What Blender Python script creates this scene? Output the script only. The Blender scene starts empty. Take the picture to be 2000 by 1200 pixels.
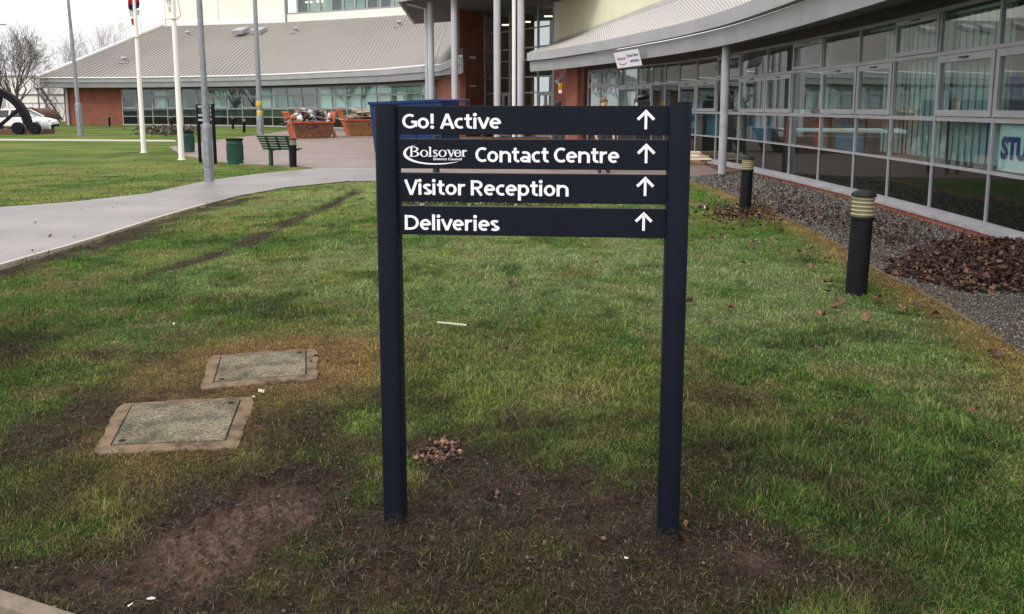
import bpy, bmesh, math, random
import numpy as np
from mathutils import Vector, Matrix, Euler
R = math.radians
random.seed(7); rng = np.random.default_rng(11)
SC = bpy.context.scene
COL = SC.collection

# ------------------------------------------------------------------ camera, sky, sun, exposure
F, CX, CY, EYE, HZ = 1650.0, 1000.0, 450.0, 1.6, 209.0
PITCH = math.atan2(CY - HZ, F)
cam_data = bpy.data.cameras.new("camera"); cam = bpy.data.objects.new("camera", cam_data); COL.objects.link(cam)
cam_data.sensor_width = 36.0; cam_data.lens = F / 2000 * 36.0
cam_data.shift_y = -150.0 / 2000
cam_data.clip_start = 0.05; cam_data.clip_end = 2000
cam.location = (0, 0, EYE); cam.rotation_euler = (R(90) - PITCH, 0, 0)
SC.camera = cam

SUN_EL, SUN_AZ = 48.0, 215.0          # azimuth clockwise from +Y: light comes from behind the camera's left
world = bpy.data.worlds.new("World"); SC.world = world; world.use_nodes = True
wn, wl = world.node_tree.nodes, world.node_tree.links
wn.clear()
w_out = wn.new("ShaderNodeOutputWorld"); w_bg = wn.new("ShaderNodeBackground")
w_sky = wn.new("ShaderNodeTexSky"); w_sky.sky_type = 'NISHITA'; w_sky.sun_disc = False
w_sky.sun_elevation = R(SUN_EL); w_sky.sun_rotation = R(SUN_AZ); w_sky.dust_density = 4.0
w_tc = wn.new("ShaderNodeTexCoord"); w_n = wn.new("ShaderNodeTexNoise")
w_n.inputs["Scale"].default_value = 1.6; w_n.inputs["Detail"].default_value = 4
w_r = wn.new("ShaderNodeMix"); w_r.data_type = 'RGBA'
w_r.inputs[6].default_value = (9.6, 9.45, 9.6, 1); w_r.inputs[7].default_value = (11.2, 11.1, 11.2, 1)
w_m = wn.new("ShaderNodeMix"); w_m.data_type = 'RGBA'; w_m.inputs[0].default_value = 0.94
wl.new(w_tc.outputs["Generated"], w_n.inputs["Vector"]); wl.new(w_n.outputs["Fac"], w_r.inputs[0])
wl.new(w_sky.outputs[0], w_m.inputs[6]); wl.new(w_r.outputs[2], w_m.inputs[7])
wl.new(w_m.outputs[2], w_bg.inputs["Color"]); w_bg.inputs["Strength"].default_value = 0.1
wl.new(w_bg.outputs[0], w_out.inputs[0])

sun_d = bpy.data.lights.new("sun", 'SUN'); sun_d.energy = 1.4; sun_d.angle = R(22); sun_d.color = (1, .97, .93)
sun = bpy.data.objects.new("sun", sun_d); COL.objects.link(sun)
_sd = Vector((math.sin(R(SUN_AZ)) * math.cos(R(SUN_EL)), math.cos(R(SUN_AZ)) * math.cos(R(SUN_EL)), math.sin(R(SUN_EL))))
sun.rotation_euler = _sd.to_track_quat('Z', 'Y').to_euler(); sun.location = (0, 0, 30)

SC.view_settings.view_transform = 'Standard'; SC.view_settings.look = 'None'
SC.view_settings.exposure = 0.6; SC.view_settings.gamma = 1.0; SC.view_settings.use_curve_mapping = False

# ------------------------------------------------------------------ measuring helpers
_c, _s = math.cos(PITCH), math.sin(PITCH)
def ray(px, py):
    u, v = (px - CX) / F, -(py - CY) / F
    return u, _c + v * _s, -_s + v * _c
def gp(px, py, z=0.0):
    u, y, w = ray(px, py); k = (z - EYE) / w
    return Vector((u * k, y * k, z))
def at(px, py, Y):
    u, y, w = ray(px, py); k = Y / y
    return Vector((u * k, Y, EYE + w * k))
def smooth(pts, n):
    P = [np.array(p, float) for p in pts]; P = [2 * P[0] - P[1]] + P + [2 * P[-1] - P[-2]]
    out = []
    for i in range(1, len(P) - 2):
        for k in range(n):
            t = k / n; a, b, c, d = P[i-1:i+3]
            out.append(.5 * ((2*b) + (-a+c)*t + (2*a-5*b+4*c-d)*t*t + (-a+3*b-3*c+d)*t**3))
    out.append(P[-2]); return np.array(out)
def resample(pts, n):
    P = np.array(pts, float); d = np.r_[0, np.cumsum(np.hypot(*np.diff(P[:, :2], axis=0).T))]
    t = np.linspace(0, d[-1], n); return np.c_[[np.interp(t, d, P[:, k]) for k in range(P.shape[1])]].T
def plen(pts):
    return float(np.hypot(*np.diff(np.array(pts)[:, :2], axis=0).T).sum())
def hit_plan(poly, px, py=222):
    """where the sight line of an image column meets a wall line in plan"""
    u, y, _ = ray(px, py); k = u / y
    P = np.array(poly)
    for a, b in zip(P[:-1], P[1:]):
        fa, fb = a[0] - k * a[1], b[0] - k * b[1]
        if fa * fb <= 0 and fa != fb:
            t = fa / (fa - fb); return a + (b - a) * t
    return P[0] if abs(P[0][0] - k*P[0][1]) < abs(P[-1][0] - k*P[-1][1]) else P[-1]

def _hash(ix, iy, seed):
    h = (ix.astype(np.int64) * 374761393 + iy.astype(np.int64) * 668265263 + seed * 974711) & 0x7fffffff
    h = ((h ^ (h >> 13)) * 1274126177) & 0x7fffffff
    return ((h ^ (h >> 16)) & 0xffff) / 65535.0
def vnoise(x, y, seed=0):
    ix, iy = np.floor(x), np.floor(y); fx, fy = x - ix, y - iy
    fx = fx*fx*(3-2*fx); fy = fy*fy*(3-2*fy)
    a, b = _hash(ix, iy, seed), _hash(ix+1, iy, seed); c, d = _hash(ix, iy+1, seed), _hash(ix+1, iy+1, seed)
    return (a*(1-fx)+b*fx)*(1-fy) + (c*(1-fx)+d*fx)*fy
def fbm(x, y, seed=0, octv=4):
    s, a, t = 0, 1, 0
    for o in range(octv):
        s = s + a * vnoise(x * 2**o + 17*o, y * 2**o - 9*o, seed + o); t += a; a *= .55
    return s / t
def in_poly(x, y, poly):
    poly = np.array(poly)[:, :2]; ins = np.zeros(x.shape, bool); j = len(poly) - 1
    for i in range(len(poly)):
        xi, yi = poly[i]; xj, yj = poly[j]
        cr = ((yi > y) != (yj > y)) & (x < (xj - xi) * (y - yi) / ((yj - yi) + 1e-12) + xi)
        ins ^= cr; j = i
    return ins
def seg_dist(x, y, pl):
    d = np.full(x.shape, 1e9)
    for a, b in zip(pl[:-1], pl[1:]):
        ax, ay, bx, by = a[0], a[1], b[0], b[1]
        t = np.clip(((x-ax)*(bx-ax) + (y-ay)*(by-ay)) / ((bx-ax)**2 + (by-ay)**2 + 1e-9), 0, 1)
        d = np.minimum(d, np.hypot(x - ax - t*(bx-ax), y - ay - t*(by-ay)))
    return d

# ------------------------------------------------------------------ materials
MATS = {}
def mat(name, col, rough=.6, col2=None, scale=4.0, bump=0.0, bscale=None, metal=0.0, spec=.5, detail=5, stretch=None, contrast=(.35, .65), coat=0):
    m = bpy.data.materials.new(name); m.use_nodes = True; n, l = m.node_tree.nodes, m.node_tree.links
    b = n["Principled BSDF"]; b.inputs["Roughness"].default_value = rough; b.inputs["Metallic"].default_value = metal
    b.inputs["Specular IOR Level"].default_value = spec; b.inputs["Base Color"].default_value = (*col, 1)
    if coat: b.inputs["Coat Weight"].default_value = coat; b.inputs["Coat Roughness"].default_value = .08
    if col2 is not None or bump:
        tc = n.new("ShaderNodeTexCoord"); src = tc.outputs["Object"]
        if stretch:
            mp = n.new("ShaderNodeMapping"); mp.inputs["Scale"].default_value = stretch; l.new(src, mp.inputs[0]); src = mp.outputs[0]
    if col2 is not None:
        t = n.new("ShaderNodeTexNoise"); t.inputs["Scale"].default_value = scale; t.inputs["Detail"].default_value = detail
        t.inputs["Roughness"].default_value = .62
        l.new(src, t.inputs["Vector"]); r = n.new("ShaderNodeValToRGB")
        r.color_ramp.elements[0].position, r.color_ramp.elements[1].position = contrast
        r.color_ramp.elements[0].color = (*col, 1); r.color_ramp.elements[1].color = (*col2, 1)
        l.new(t.outputs["Fac"], r.inputs[0]); l.new(r.outputs[0], b.inputs["Base Color"])
    if bump:
        t2 = n.new("ShaderNodeTexNoise"); t2.inputs["Scale"].default_value = bscale or scale * 6; t2.inputs["Detail"].default_value = 6
        l.new(src, t2.inputs["Vector"]); bp = n.new("ShaderNodeBump"); bp.inputs["Strength"].default_value = bump; bp.inputs["Distance"].default_value = .02
        l.new(t2.outputs["Fac"], bp.inputs["Height"]); l.new(bp.outputs[0], b.inputs["Normal"])
    MATS[name] = m; return m
def brick_mat(name, c1, c2, mortar, su, sv):
    """running-bond brick on a wall whose UV layer holds metres along / up"""
    m = bpy.data.materials.new(name); m.use_nodes = True; n, l = m.node_tree.nodes, m.node_tree.links
    b = n["Principled BSDF"]; b.inputs["Roughness"].default_value = .8
    uv = n.new("ShaderNodeUVMap"); t = n.new("ShaderNodeTexBrick"); l.new(uv.outputs[0], t.inputs["Vector"])
    t.inputs["Scale"].default_value = 1.0; t.inputs["Brick Width"].default_value = su; t.inputs["Row Height"].default_value = sv
    t.inputs["Mortar Size"].default_value = .006; t.inputs["Color1"].default_value = (*c1, 1); t.inputs["Color2"].default_value = (*c2, 1); t.inputs["Mortar"].default_value = (*mortar, 1)
    t.inputs["Mortar Smooth"].default_value = .1
    nz = n.new("ShaderNodeTexNoise"); nz.inputs["Scale"].default_value = 1.3; l.new(uv.outputs[0], nz.inputs["Vector"])
    mx = n.new("ShaderNodeMix"); mx.data_type = 'RGBA'; mx.blend_type = 'MULTIPLY'; mx.inputs[0].default_value = .5
    l.new(t.outputs["Color"], mx.inputs[6]); l.new(nz.outputs["Fac"], mx.inputs[7]); l.new(mx.outputs[2], b.inputs["Base Color"])
    bp = n.new("ShaderNodeBump"); bp.inputs["Strength"].default_value = .6; bp.inputs["Distance"].default_value = .01; bp.invert = True
    l.new(t.outputs["Fac"], bp.inputs["Height"]); l.new(bp.outputs[0], b.inputs["Normal"])
    MATS[name] = m; return m
def glass_mat(name, tint, refl=.06, rough=.01):
    m = bpy.data.materials.new(name); m.use_nodes = True; n, l = m.node_tree.nodes, m.node_tree.links
    n.remove(n["Principled BSDF"]); o = n["Material Output"]
    tr = n.new("ShaderNodeBsdfTransparent"); tr.inputs[0].default_value = (*tint, 1)
    gl = n.new("ShaderNodeBsdfGlossy"); gl.inputs["Roughness"].default_value = rough; gl.inputs["Color"].default_value = (.9, .92, .93, 1)
    fr = n.new("ShaderNodeFresnel"); fr.inputs["IOR"].default_value = 1.5
    ge = n.new("ShaderNodeNewGeometry"); io = n.new("ShaderNodeMix"); io.inputs[2].default_value = 1.5; io.inputs[3].default_value = 1/1.5   # same reflectance on both faces of a pane
    l.new(ge.outputs["Backfacing"], io.inputs[0]); l.new(io.outputs[0], fr.inputs["IOR"])
    ad = n.new("ShaderNodeMath"); ad.operation = 'MULTIPLY_ADD'; ad.inputs[1].default_value = 1.0; ad.inputs[2].default_value = refl; ad.use_clamp = True
    l.new(fr.outputs[0], ad.inputs[0])
    mx = n.new("ShaderNodeMixShader"); l.new(ad.outputs[0], mx.inputs[0]); l.new(tr.outputs[0], mx.inputs[1]); l.new(gl.outputs[0], mx.inputs[2])
    l.new(mx.outputs[0], o.inputs[0]); MATS[name] = m; return m
def attr_mat(name, rough=.7, spec=.25, trans=0.0, bump=0, bscale=40, bdist=.02):
    m = bpy.data.materials.new(name); m.use_nodes = True; n, l = m.node_tree.nodes, m.node_tree.links
    b = n["Principled BSDF"]; b.inputs["Roughness"].default_value = rough; b.inputs["Specular IOR Level"].default_value = spec
    a = n.new("ShaderNodeAttribute"); a.attribute_name = "tone"; l.new(a.outputs["Color"], b.inputs["Base Color"])
    if bump:
        tc = n.new("ShaderNodeTexCoord"); t2 = n.new("ShaderNodeTexNoise"); t2.inputs["Scale"].default_value = bscale; t2.inputs["Detail"].default_value = 8
        l.new(tc.outputs["Object"], t2.inputs["Vector"]); bp = n.new("ShaderNodeBump"); bp.inputs["Strength"].default_value = bump; bp.inputs["Distance"].default_value = bdist
        l.new(t2.outputs["Fac"], bp.inputs["Height"]); l.new(bp.outputs[0], b.inputs["Normal"])
        mx = n.new("ShaderNodeMix"); mx.data_type = 'RGBA'; mx.blend_type = 'MULTIPLY'; mx.inputs[0].default_value = .75
        rp = n.new("ShaderNodeValToRGB"); rp.color_ramp.elements[0].position = .3; rp.color_ramp.elements[1].position = .7
        rp.color_ramp.elements[0].color = (.35, .35, .35, 1); rp.color_ramp.elements[1].color = (1.5, 1.5, 1.5, 1)
        l.new(t2.outputs["Fac"], rp.inputs[0]); l.new(a.outputs["Color"], mx.inputs[6]); l.new(rp.outputs[0], mx.inputs[7]); l.new(mx.outputs[2], b.inputs["Base Color"])
    if trans:
        o = n["Material Output"]; tl = n.new("ShaderNodeBsdfTranslucent"); l.new(a.outputs["Color"], tl.inputs[0])
        ms = n.new("ShaderNodeMixShader"); ms.inputs[0].default_value = trans; l.new(b.outputs[0], ms.inputs[1]); l.new(tl.outputs[0], ms.inputs[2]); l.new(ms.outputs[0], o.inputs[0])
    MATS[name] = m; return m
def emit_mat(name, col, k):
    m = bpy.data.materials.new(name); m.use_nodes = True; b = m.node_tree.nodes["Principled BSDF"]
    b.inputs["Emission Color"].default_value = (*col, 1); b.inputs["Emission Strength"].default_value = k; MATS[name] = m; return m

mat("navy_paint", (.0064, .0084, .0150), .45, (.0078, .0100, .0175), 3, spec=.13)
def splash(name):
    """soil splashed over the lowest hand's breadth of the posts"""
    m = MATS[name]; n, l = m.node_tree.nodes, m.node_tree.links; b = n["Principled BSDF"]; src = b.inputs["Base Color"].links[0].from_socket
    tc = n.new("ShaderNodeTexCoord"); sp = n.new("ShaderNodeSeparateXYZ"); l.new(tc.outputs["Object"], sp.inputs[0])
    nz = n.new("ShaderNodeTexNoise"); nz.inputs["Scale"].default_value = 90; nz.inputs["Detail"].default_value = 6; l.new(tc.outputs["Object"], nz.inputs["Vector"])
    mr = n.new("ShaderNodeMapRange"); mr.inputs[1].default_value = .01; mr.inputs[2].default_value = .09; mr.inputs[3].default_value = .60; mr.inputs[4].default_value = .30; l.new(sp.outputs["Z"], mr.inputs[0])
    lt = n.new("ShaderNodeMath"); lt.operation = 'SUBTRACT'; l.new(mr.outputs[0], lt.inputs[0]); l.new(nz.outputs["Fac"], lt.inputs[1])
    ml = n.new("ShaderNodeMath"); ml.operation = 'MULTIPLY'; ml.inputs[1].default_value = 7; ml.use_clamp = True; l.new(lt.outputs[0], ml.inputs[0])
    mx = n.new("ShaderNodeMix"); mx.data_type = 'RGBA'; mx.inputs[7].default_value = (.035, .027, .02, 1); l.new(ml.outputs[0], mx.inputs[0]); l.new(src, mx.inputs[6]); l.new(mx.outputs[2], b.inputs["Base Color"])
mat("navy_post", (.0064, .0084, .0152), .42, (.0080, .0104, .0182), 5, spec=.16); splash("navy_post")
mat("white_vinyl", (.86, .87, .9), .45)
mat("aluminium_frame", (.27, .27, .29), .45, (.33, .33, .345), 2.5, spec=.5)
mat("sill_grey", (.40, .385, .40), .5, (.27, .26, .265), 6)
mat("fascia_grey", (.235, .238, .245), .5, (.285, .288, .295), .9, spec=.4, bump=.05, bscale=2)
mat("gutter_grey", (.27, .273, .28), .45, (.32, .322, .33), .7, spec=.45)
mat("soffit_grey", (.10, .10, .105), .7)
mat("dark_panel", (.055, .055, .06), .5)
mat("left_roof", (.200, .182, .160), .6, (.250, .23, .205), .35, stretch=(1, .25, .5))
mat("left_rib", (.232, .212, .190), .55)
mat("right_roof", (.40, .375, .36), .5, (.48, .455, .44), .6)
mat("right_rib", (.50, .48, .46), .5)
mat("cream_render", (.72, .68, .60), .8, (.78, .745, .67), .3)
mat("lime_render", (.62, .60, .42), .8, (.68, .66, .48), .3)
mat("white_trim", (.74, .72, .70), .6)
mat("column_paint", (.36, .37, .40), .4, (.42, .43, .46), 1.2)
mat("column_worn", (.36, .37, .385), .5, (.27, .275, .285), 5)
brick_mat("red_brick", (.36, .095, .05), (.28, .075, .042), (.30, .19, .14), .225, .075)
mat("brick_piece", (.42, .13, .075), .85, (.30, .085, .05), 9, bump=.3)
mat("mortar", (.30, .24, .2), .9)
glass_mat("clear_glass", (.90, .95, .94), .03)
glass_mat("far_glass", (.80, .90, .88), .012, .02)
glass_mat("entrance_glass", (.80, .88, .85), .24)
mat("spandrel_glass", (.010, .0125, .010), .03, spec=.35)
mat("interior_wall", (.50, .55, .53), .9, (.58, .62, .60), 1)
mat("interior_floor", (.10, .10, .11), .6)
mat("interior_ceiling", (.45, .45, .44), .9)
mat("blind_fabric", (.26, .36, .35), .85)
mat("pale_blind", (.62, .74, .66), .9)
mat("blue_board", (.05, .15, .23), .8)
mat("red_paint", (.50, .05, .03), .6)
mat("orange_wall", (.36, .12, .06), .8)
mat("black_plastic", (.012, .012, .014), .4)
mat("bollard_black", (.006, .007, .0085), .5, (.010, .011, .013), 8, bump=.05, spec=.14)
mat("bollard_cap", (.010, .0105, .012), .6, bump=.1, bscale=60, spec=.25)
mat("bollard_lens", (.23, .20, .10), .4, (.17, .145, .07), 6)
mat("lens_ring", (.29, .265, .175), .4)
mat("galvanised", (.20, .215, .235), .55, (.27, .285, .305), 7, metal=.25)
mat("white_pole", (.80, .78, .72), .4)
mat("rope", (.5, .47, .42), .9)
mat("yellow_band", (.58, .40, .03), .6)
mat("flag_red", (.5, .03, .05), .9); mat("flag_blue", (.02, .025, .09), .9); mat("flag_white", (.7, .68, .7), .9)
mat("bench_green", (.012, .055, .036), .5)
mat("bin_green", (.010, .060, .044), .5, (.014, .072, .054), 5)
mat("skip_orange", (.52, .105, .035), .6, (.36, .07, .03), 3, bump=.1)
mat("skip_rust", (.17, .058, .02), .7, (.085, .036, .018), 2.5, bump=.15)
mat("skip_ochre", (.24, .105, .028), .7, (.17, .07, .022), 2.5, bump=.15)
mat("blue_steel", (.006, .034, .135), .5, (.005, .022, .085), 3, spec=.3)
mat("timber_pale", (.58, .40, .23), .8, (.46, .30, .16), 3, stretch=(1, 8, 8))
mat("timber_white", (.70, .66, .62), .7)
mat("concrete", (.34, .30, .24), .9, (.24, .20, .155), 7, bump=.3, bscale=90)
mat("cover_concrete", (.30, .265, .190), .95, (.095, .085, .065), 75, bump=.7, bscale=160, contrast=(.36, .62), detail=4, spec=.2)
mat("concrete_surround", (.185, .132, .085), .95, (.060, .042, .028), 9, bump=.5, bscale=80, contrast=(.46, .68), detail=8, spec=.2)
mat("steel_edge", (.014, .013, .012), .8, spec=.1)
mat("kerb_stone", (.22, .175, .13), .9, (.14, .11, .08), 9, bump=.25, bscale=90)
mat("asphalt", (.045, .045, .05), .85, (.07, .068, .07), 30, bump=.5, bscale=160)
mat("path_tarmac", (.140, .124, .124), .40, (.235, .212, .215), .55, bump=.25, bscale=110, spec=.5, detail=10)
mat("path_edging", (.45, .40, .34), .8)
mat("court_paving", (.165, .118, .10), .6, (.225, .165, .14), .8, bump=.15, bscale=30)
mat("gravel_bed", (.040, .032, .025), .95, (.10, .084, .066), 70, bump=.7, bscale=90)
mat("mossy_edging", (.085, .062, .035), .95, (.13, .085, .04), 8, bump=.4, bscale=60)
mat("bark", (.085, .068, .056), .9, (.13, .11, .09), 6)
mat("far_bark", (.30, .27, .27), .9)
mat("white_car", (.80, .80, .82), .25, coat=.6)
mat("silver_car", (.62, .62, .64), .25, coat=.6)
mat("car_glass", (.02, .022, .03), .08, spec=.7)
mat("tyre", (.014, .014, .016), .8); mat("rim", (.45, .46, .48), .35, metal=.7)
mat("black_iron", (.006, .006, .010), .6, (.010, .009, .014), 5, spec=.15)
mat("drum_grey", (.32, .33, .35), .5)
mat("white_cladding", (.72, .68, .66), .7, (.78, .745, .73), .5)
mat("stair_steel", (.10, .095, .10), .6)
mat("brown_brick", (.14, .07, .045), .85, (.10, .05, .035), 3)
mat("skin", (.52, .27, .19), .6); mat("hair_brown", (.16, .09, .045), .7, (.10, .055, .03), 60)
mat("hair_black", (.012, .01, .01), .7); mat("jacket_black", (.012, .012, .015), .85); mat("trouser_grey", (.05, .05, .055), .9)
mat("shoe", (.015, .013, .012), .6); mat("eye_white", (.7, .7, .7), .4)
mat("sign_yellow", (.80, .42, .02), .5); mat("print_black", (.02, .02, .02), .6); mat("print_blue", (.02, .035, .16), .6)
mat("print_red", (.40, .04, .10), .6); mat("banner_white", (.74, .73, .76), .6); mat("poster_mint", (.50, .66, .64), .6)
mat("leaf_a", (.135, .055, .028), .75, (.075, .032, .018), 12); mat("leaf_b", (.22, .115, .06), .75, (.13, .062, .034), 12); mat("leaf_c", (.065, .034, .023), .8)
mat("litter_white", (.55, .53, .46), .85); mat("rubble", (.34, .17, .115), .95, (.24, .13, .095), 14, bump=.3)
mat("clay", (.14, .085, .068), .95, (.10, .06, .048), 14, bump=.3)
mat("lamp_glow", (.1, .1, .1), .5); emit_mat("ceiling_lamp_glow", (1, .88, .62), 3.0)
def mottle(name, scale, lo):
    """lichen and dirt clouds over a slab"""
    m = MATS[name]; n, l = m.node_tree.nodes, m.node_tree.links; b = n["Principled BSDF"]; src = b.inputs["Base Color"].links[0].from_socket
    tc = n.new("ShaderNodeTexCoord"); nz = n.new("ShaderNodeTexNoise"); nz.inputs["Scale"].default_value = scale; nz.inputs["Detail"].default_value = 7; l.new(tc.outputs["Object"], nz.inputs["Vector"])
    rp = n.new("ShaderNodeValToRGB"); rp.color_ramp.elements[0].position = .38; rp.color_ramp.elements[1].position = .6; rp.color_ramp.elements[0].color = (*lo, 1); rp.color_ramp.elements[1].color = (1.1, 1.08, 1.0, 1); l.new(nz.outputs["Fac"], rp.inputs[0])
    mx = n.new("ShaderNodeMix"); mx.data_type = 'RGBA'; mx.blend_type = 'MULTIPLY'; mx.inputs[0].default_value = 1; l.new(src, mx.inputs[6]); l.new(rp.outputs[0], mx.inputs[7]); l.new(mx.outputs[2], b.inputs["Base Color"])
mottle("cover_concrete", 6, (.55, .55, .52)); mottle("path_tarmac", .35, (.80, .79, .78)); mottle("left_roof", .12, (.86, .86, .87))
attr_mat("ground_soil", .95, .12, bump=1.0, bscale=34, bdist=.05)
attr_mat("grass_blade", .55, .25, trans=.25)
attr_mat("stone_mix", .85, .3); attr_mat("leaf_mix", .7, .3); attr_mat("waste_mix", .7, .4)
attr_mat("dark_leaf", .5, .4, trans=.15)

# ------------------------------------------------------------------ object helpers
ORIGIN = {}
def tag(o, label=None, cat=None, group=None, kind=None):
    if label: o["label"] = label
    if cat: o["category"] = cat
    if group: o["group"] = group
    if kind: o["kind"] = kind
    return o
def thing(name, loc, label, cat, group=None, rz=0.0):
    o = bpy.data.objects.new(name, None); COL.objects.link(o); o.empty_display_size = .1
    o.location = loc; o.rotation_euler = (0, 0, rz); ORIGIN[o.name] = Vector(loc)
    return tag(o, label, cat, group)
def copy_tree(o, parent=None):
    c = o.copy(); COL.objects.link(c); c.parent = parent
    if o.name in ORIGIN: ORIGIN[c.name] = ORIGIN[o.name]
    for ch in [k for k in o.children]: copy_tree(ch, c)
    return c
def uv_box(me):
    """metres along the wall / up the wall, so brick courses keep their size"""
    uvl = me.uv_layers.new(name="UVMap")
    for p in me.polygons:
        n = p.normal
        for li in p.loop_indices:
            v = me.vertices[me.loops[li].vertex_index].co
            if abs(n.z) > .7: uvl.data[li].uv = (v.x, v.y)
            else:
                t = Vector((-n.y, n.x, 0)).normalized(); uvl.data[li].uv = (v.dot(t), v.z)
class MB:
    def __init__(s): s.v = []; s.f = []; s.m = []
    def add(s, V, Fc, mi=0):
        o = len(s.v); s.v += [tuple(p) for p in V]; s.f += [tuple(i + o for i in f) for f in Fc]; s.m += [mi] * len(Fc); return s
    def hexa(s, V, mi=0):   # 4 bottom (ccw) + 4 top
        return s.add(V, [(3,2,1,0), (4,5,6,7), (0,1,5,4), (1,2,6,5), (2,3,7,6), (3,0,4,7)], mi)
    def box(s, c, d, M=None, mi=0):
        x, y, z = (k / 2 for k in d)
        V = [(-x,-y,-z),(x,-y,-z),(x,y,-z),(-x,y,-z),(-x,-y,z),(x,-y,z),(x,y,z),(-x,y,z)]
        V = [Vector(p) for p in V]
        if M is not None: V = [M @ p for p in V]
        return s.hexa([p + Vector(c) for p in V], mi)
    def bar(s, p0, p1, w, h, up=(0,0,1), mi=0):
        p0, p1 = Vector(p0), Vector(p1); d = (p1 - p0).normalized(); up = Vector(up)
        if abs(d.dot(up)) > .95: up = Vector((0, 1, 0))
        a = d.cross(up).normalized() * (w / 2); b = a.cross(d).normalized() * (h / 2)
        return s.hexa([p0-a-b, p0+a-b, p1+a-b, p1-a-b, p0-a+b, p0+a+b, p1+a+b, p1-a+b], mi)
    def fbox(s, A, B, u0, u1, z0, z1, d0, d1, mi=0):
        """box on a facade from plan point A to B: u along, d out of the wall"""
        A = np.array(A[:2], float); B = np.array(B[:2], float); t = (B-A)/np.linalg.norm(B-A); n = np.array([t[1], -t[0]])
        q = lambda u, d: A + t*u + n*d
        b = [q(u0,d1), q(u1,d1), q(u1,d0), q(u0,d0)]
        return s.hexa([(*p, z0) for p in b] + [(*p, z1) for p in b], mi)
    def cyl(s, p0, p1, r0, r1=None, n=12, caps=True, mi=0):
        r1 = r0 if r1 is None else r1; p0, p1 = Vector(p0), Vector(p1); d = (p1-p0).normalized()
        a = d.orthogonal().normalized(); b = d.cross(a); V = []
        for p, r in ((p0, r0), (p1, r1)):
            for k in range(n):
                w = 2*math.pi*k/n; V.append(p + (a*math.cos(w) + b*math.sin(w))*r)
        Fc = [(k, (k+1)%n, n+(k+1)%n, n+k) for k in range(n)]
        if caps: Fc += [tuple(range(n-1, -1, -1)), tuple(range(n, 2*n))]
        return s.add(V, Fc, mi)
    def tube(s, pts, rad, n=6, mi=0):
        pts = [Vector(p) for p in pts]; V = []; 
        if not hasattr(rad, '__len__'): rad = [rad]*len(pts)
        a = None
        for i, p in enumerate(pts):
            d = (pts[min(i+1, len(pts)-1)] - pts[max(i-1, 0)]).normalized()
            a = d.orthogonal().normalized() if a is None else (a - d*a.dot(d)).normalized(); b = d.cross(a)
            V += [p + (a*math.cos(2*math.pi*k/n) + b*math.sin(2*math.pi*k/n))*rad[i] for k in range(n)]
        Fc = [(i*n+k, i*n+(k+1)%n, (i+1)*n+(k+1)%n, (i+1)*n+k) for i in range(len(pts)-1) for k in range(n)]
        Fc += [tuple(range(n-1, -1, -1)), tuple(range((len(pts)-1)*n, len(pts)*n))]
        return s.add(V, Fc, mi)
    def lathe(s, prof, n=20, c=(0,0,0), mi=0):
        V = []; 
        for r, z in prof:
            for k in range(n): w = 2*math.pi*k/n; V.append((c[0]+r*math.cos(w), c[1]+r*math.sin(w), c[2]+z))
        m = len(prof); Fc = [(i*n+k, i*n+(k+1)%n, (i+1)*n+(k+1)%n, (i+1)*n+k) for i in range(m-1) for k in range(n)]
        Fc += [tuple(range(n-1, -1, -1)), tuple(range((m-1)*n, m*n))]
        return s.add(V, Fc, mi)
    def prism(s, poly, z0, z1, mi=0):
        n = len(poly); a = sum(poly[i][0]*poly[(i+1)%n][1]-poly[(i+1)%n][0]*poly[i][1] for i in range(n))
        if a < 0: poly = poly[::-1]
        V = [(p[0], p[1], z0) for p in poly] + [(p[0], p[1], z1) for p in poly]
        return s.add(V, [tuple(range(n-1, -1, -1)), tuple(range(n, 2*n))] + [(i, (i+1)%n, n+(i+1)%n, n+i) for i in range(n)], mi)
    def build(s, name, m, parent=None, world=False, smooth_=False, uv=False, bevel=0, label=None):
        me = bpy.data.meshes.new(name); off = Vector((0,0,0))
        if world and parent is not None:
            r = parent
            while r.parent: r = r.parent
            off = ORIGIN[r.name]
        me.from_pydata([(p[0]-off.x, p[1]-off.y, p[2]-off.z) for p in s.v], [], s.f)
        ms = m if isinstance(m, (list, tuple)) else [m]
        for k in ms: me.materials.append(MATS[k])
        if len(ms) > 1: me.polygons.foreach_set("material_index", s.m)
        if bevel:
            bm = bmesh.new(); bm.from_mesh(me); bmesh.ops.bevel(bm, geom=bm.edges[:], offset=bevel, segments=2, affect='EDGES', profile=.6, clamp_overlap=True); bm.to_mesh(me); bm.free()
        if smooth_:
            me.polygons.foreach_set("use_smooth", [True]*len(me.polygons)); me.set_sharp_from_angle(angle=R(40))
        if uv: me.update(); uv_box(me)
        o = bpy.data.objects.new(name, me); COL.objects.link(o); o.parent = parent
        if label: o["label"] = label
        return o
def struct(o, kind="structure"):
    o["kind"] = kind; return o
def npmesh(name, V, Fq, m, tone=None, parent=None, n_per=None):
    """mesh straight from arrays; Fq is (faces x k)"""
    me = bpy.data.meshes.new(name); nf, k = Fq.shape
    me.vertices.add(len(V)); me.vertices.foreach_set("co", np.ascontiguousarray(V, np.float32).ravel())
    me.loops.add(nf*k); me.loops.foreach_set("vertex_index", np.ascontiguousarray(Fq, np.int32).ravel())
    me.polygons.add(nf); me.polygons.foreach_set("loop_start", np.arange(0, nf*k, k, dtype=np.int32))
    me.update(calc_edges=True)
    if tone is not None:
        a = me.attributes.new("tone", 'FLOAT_COLOR', 'POINT'); a.data.foreach_set("color", np.c_[tone, np.ones(len(V))].astype(np.float32).ravel())
    me.materials.append(MATS[m]); o = bpy.data.objects.new(name, me); COL.objects.link(o); o.parent = parent
    return o
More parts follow.
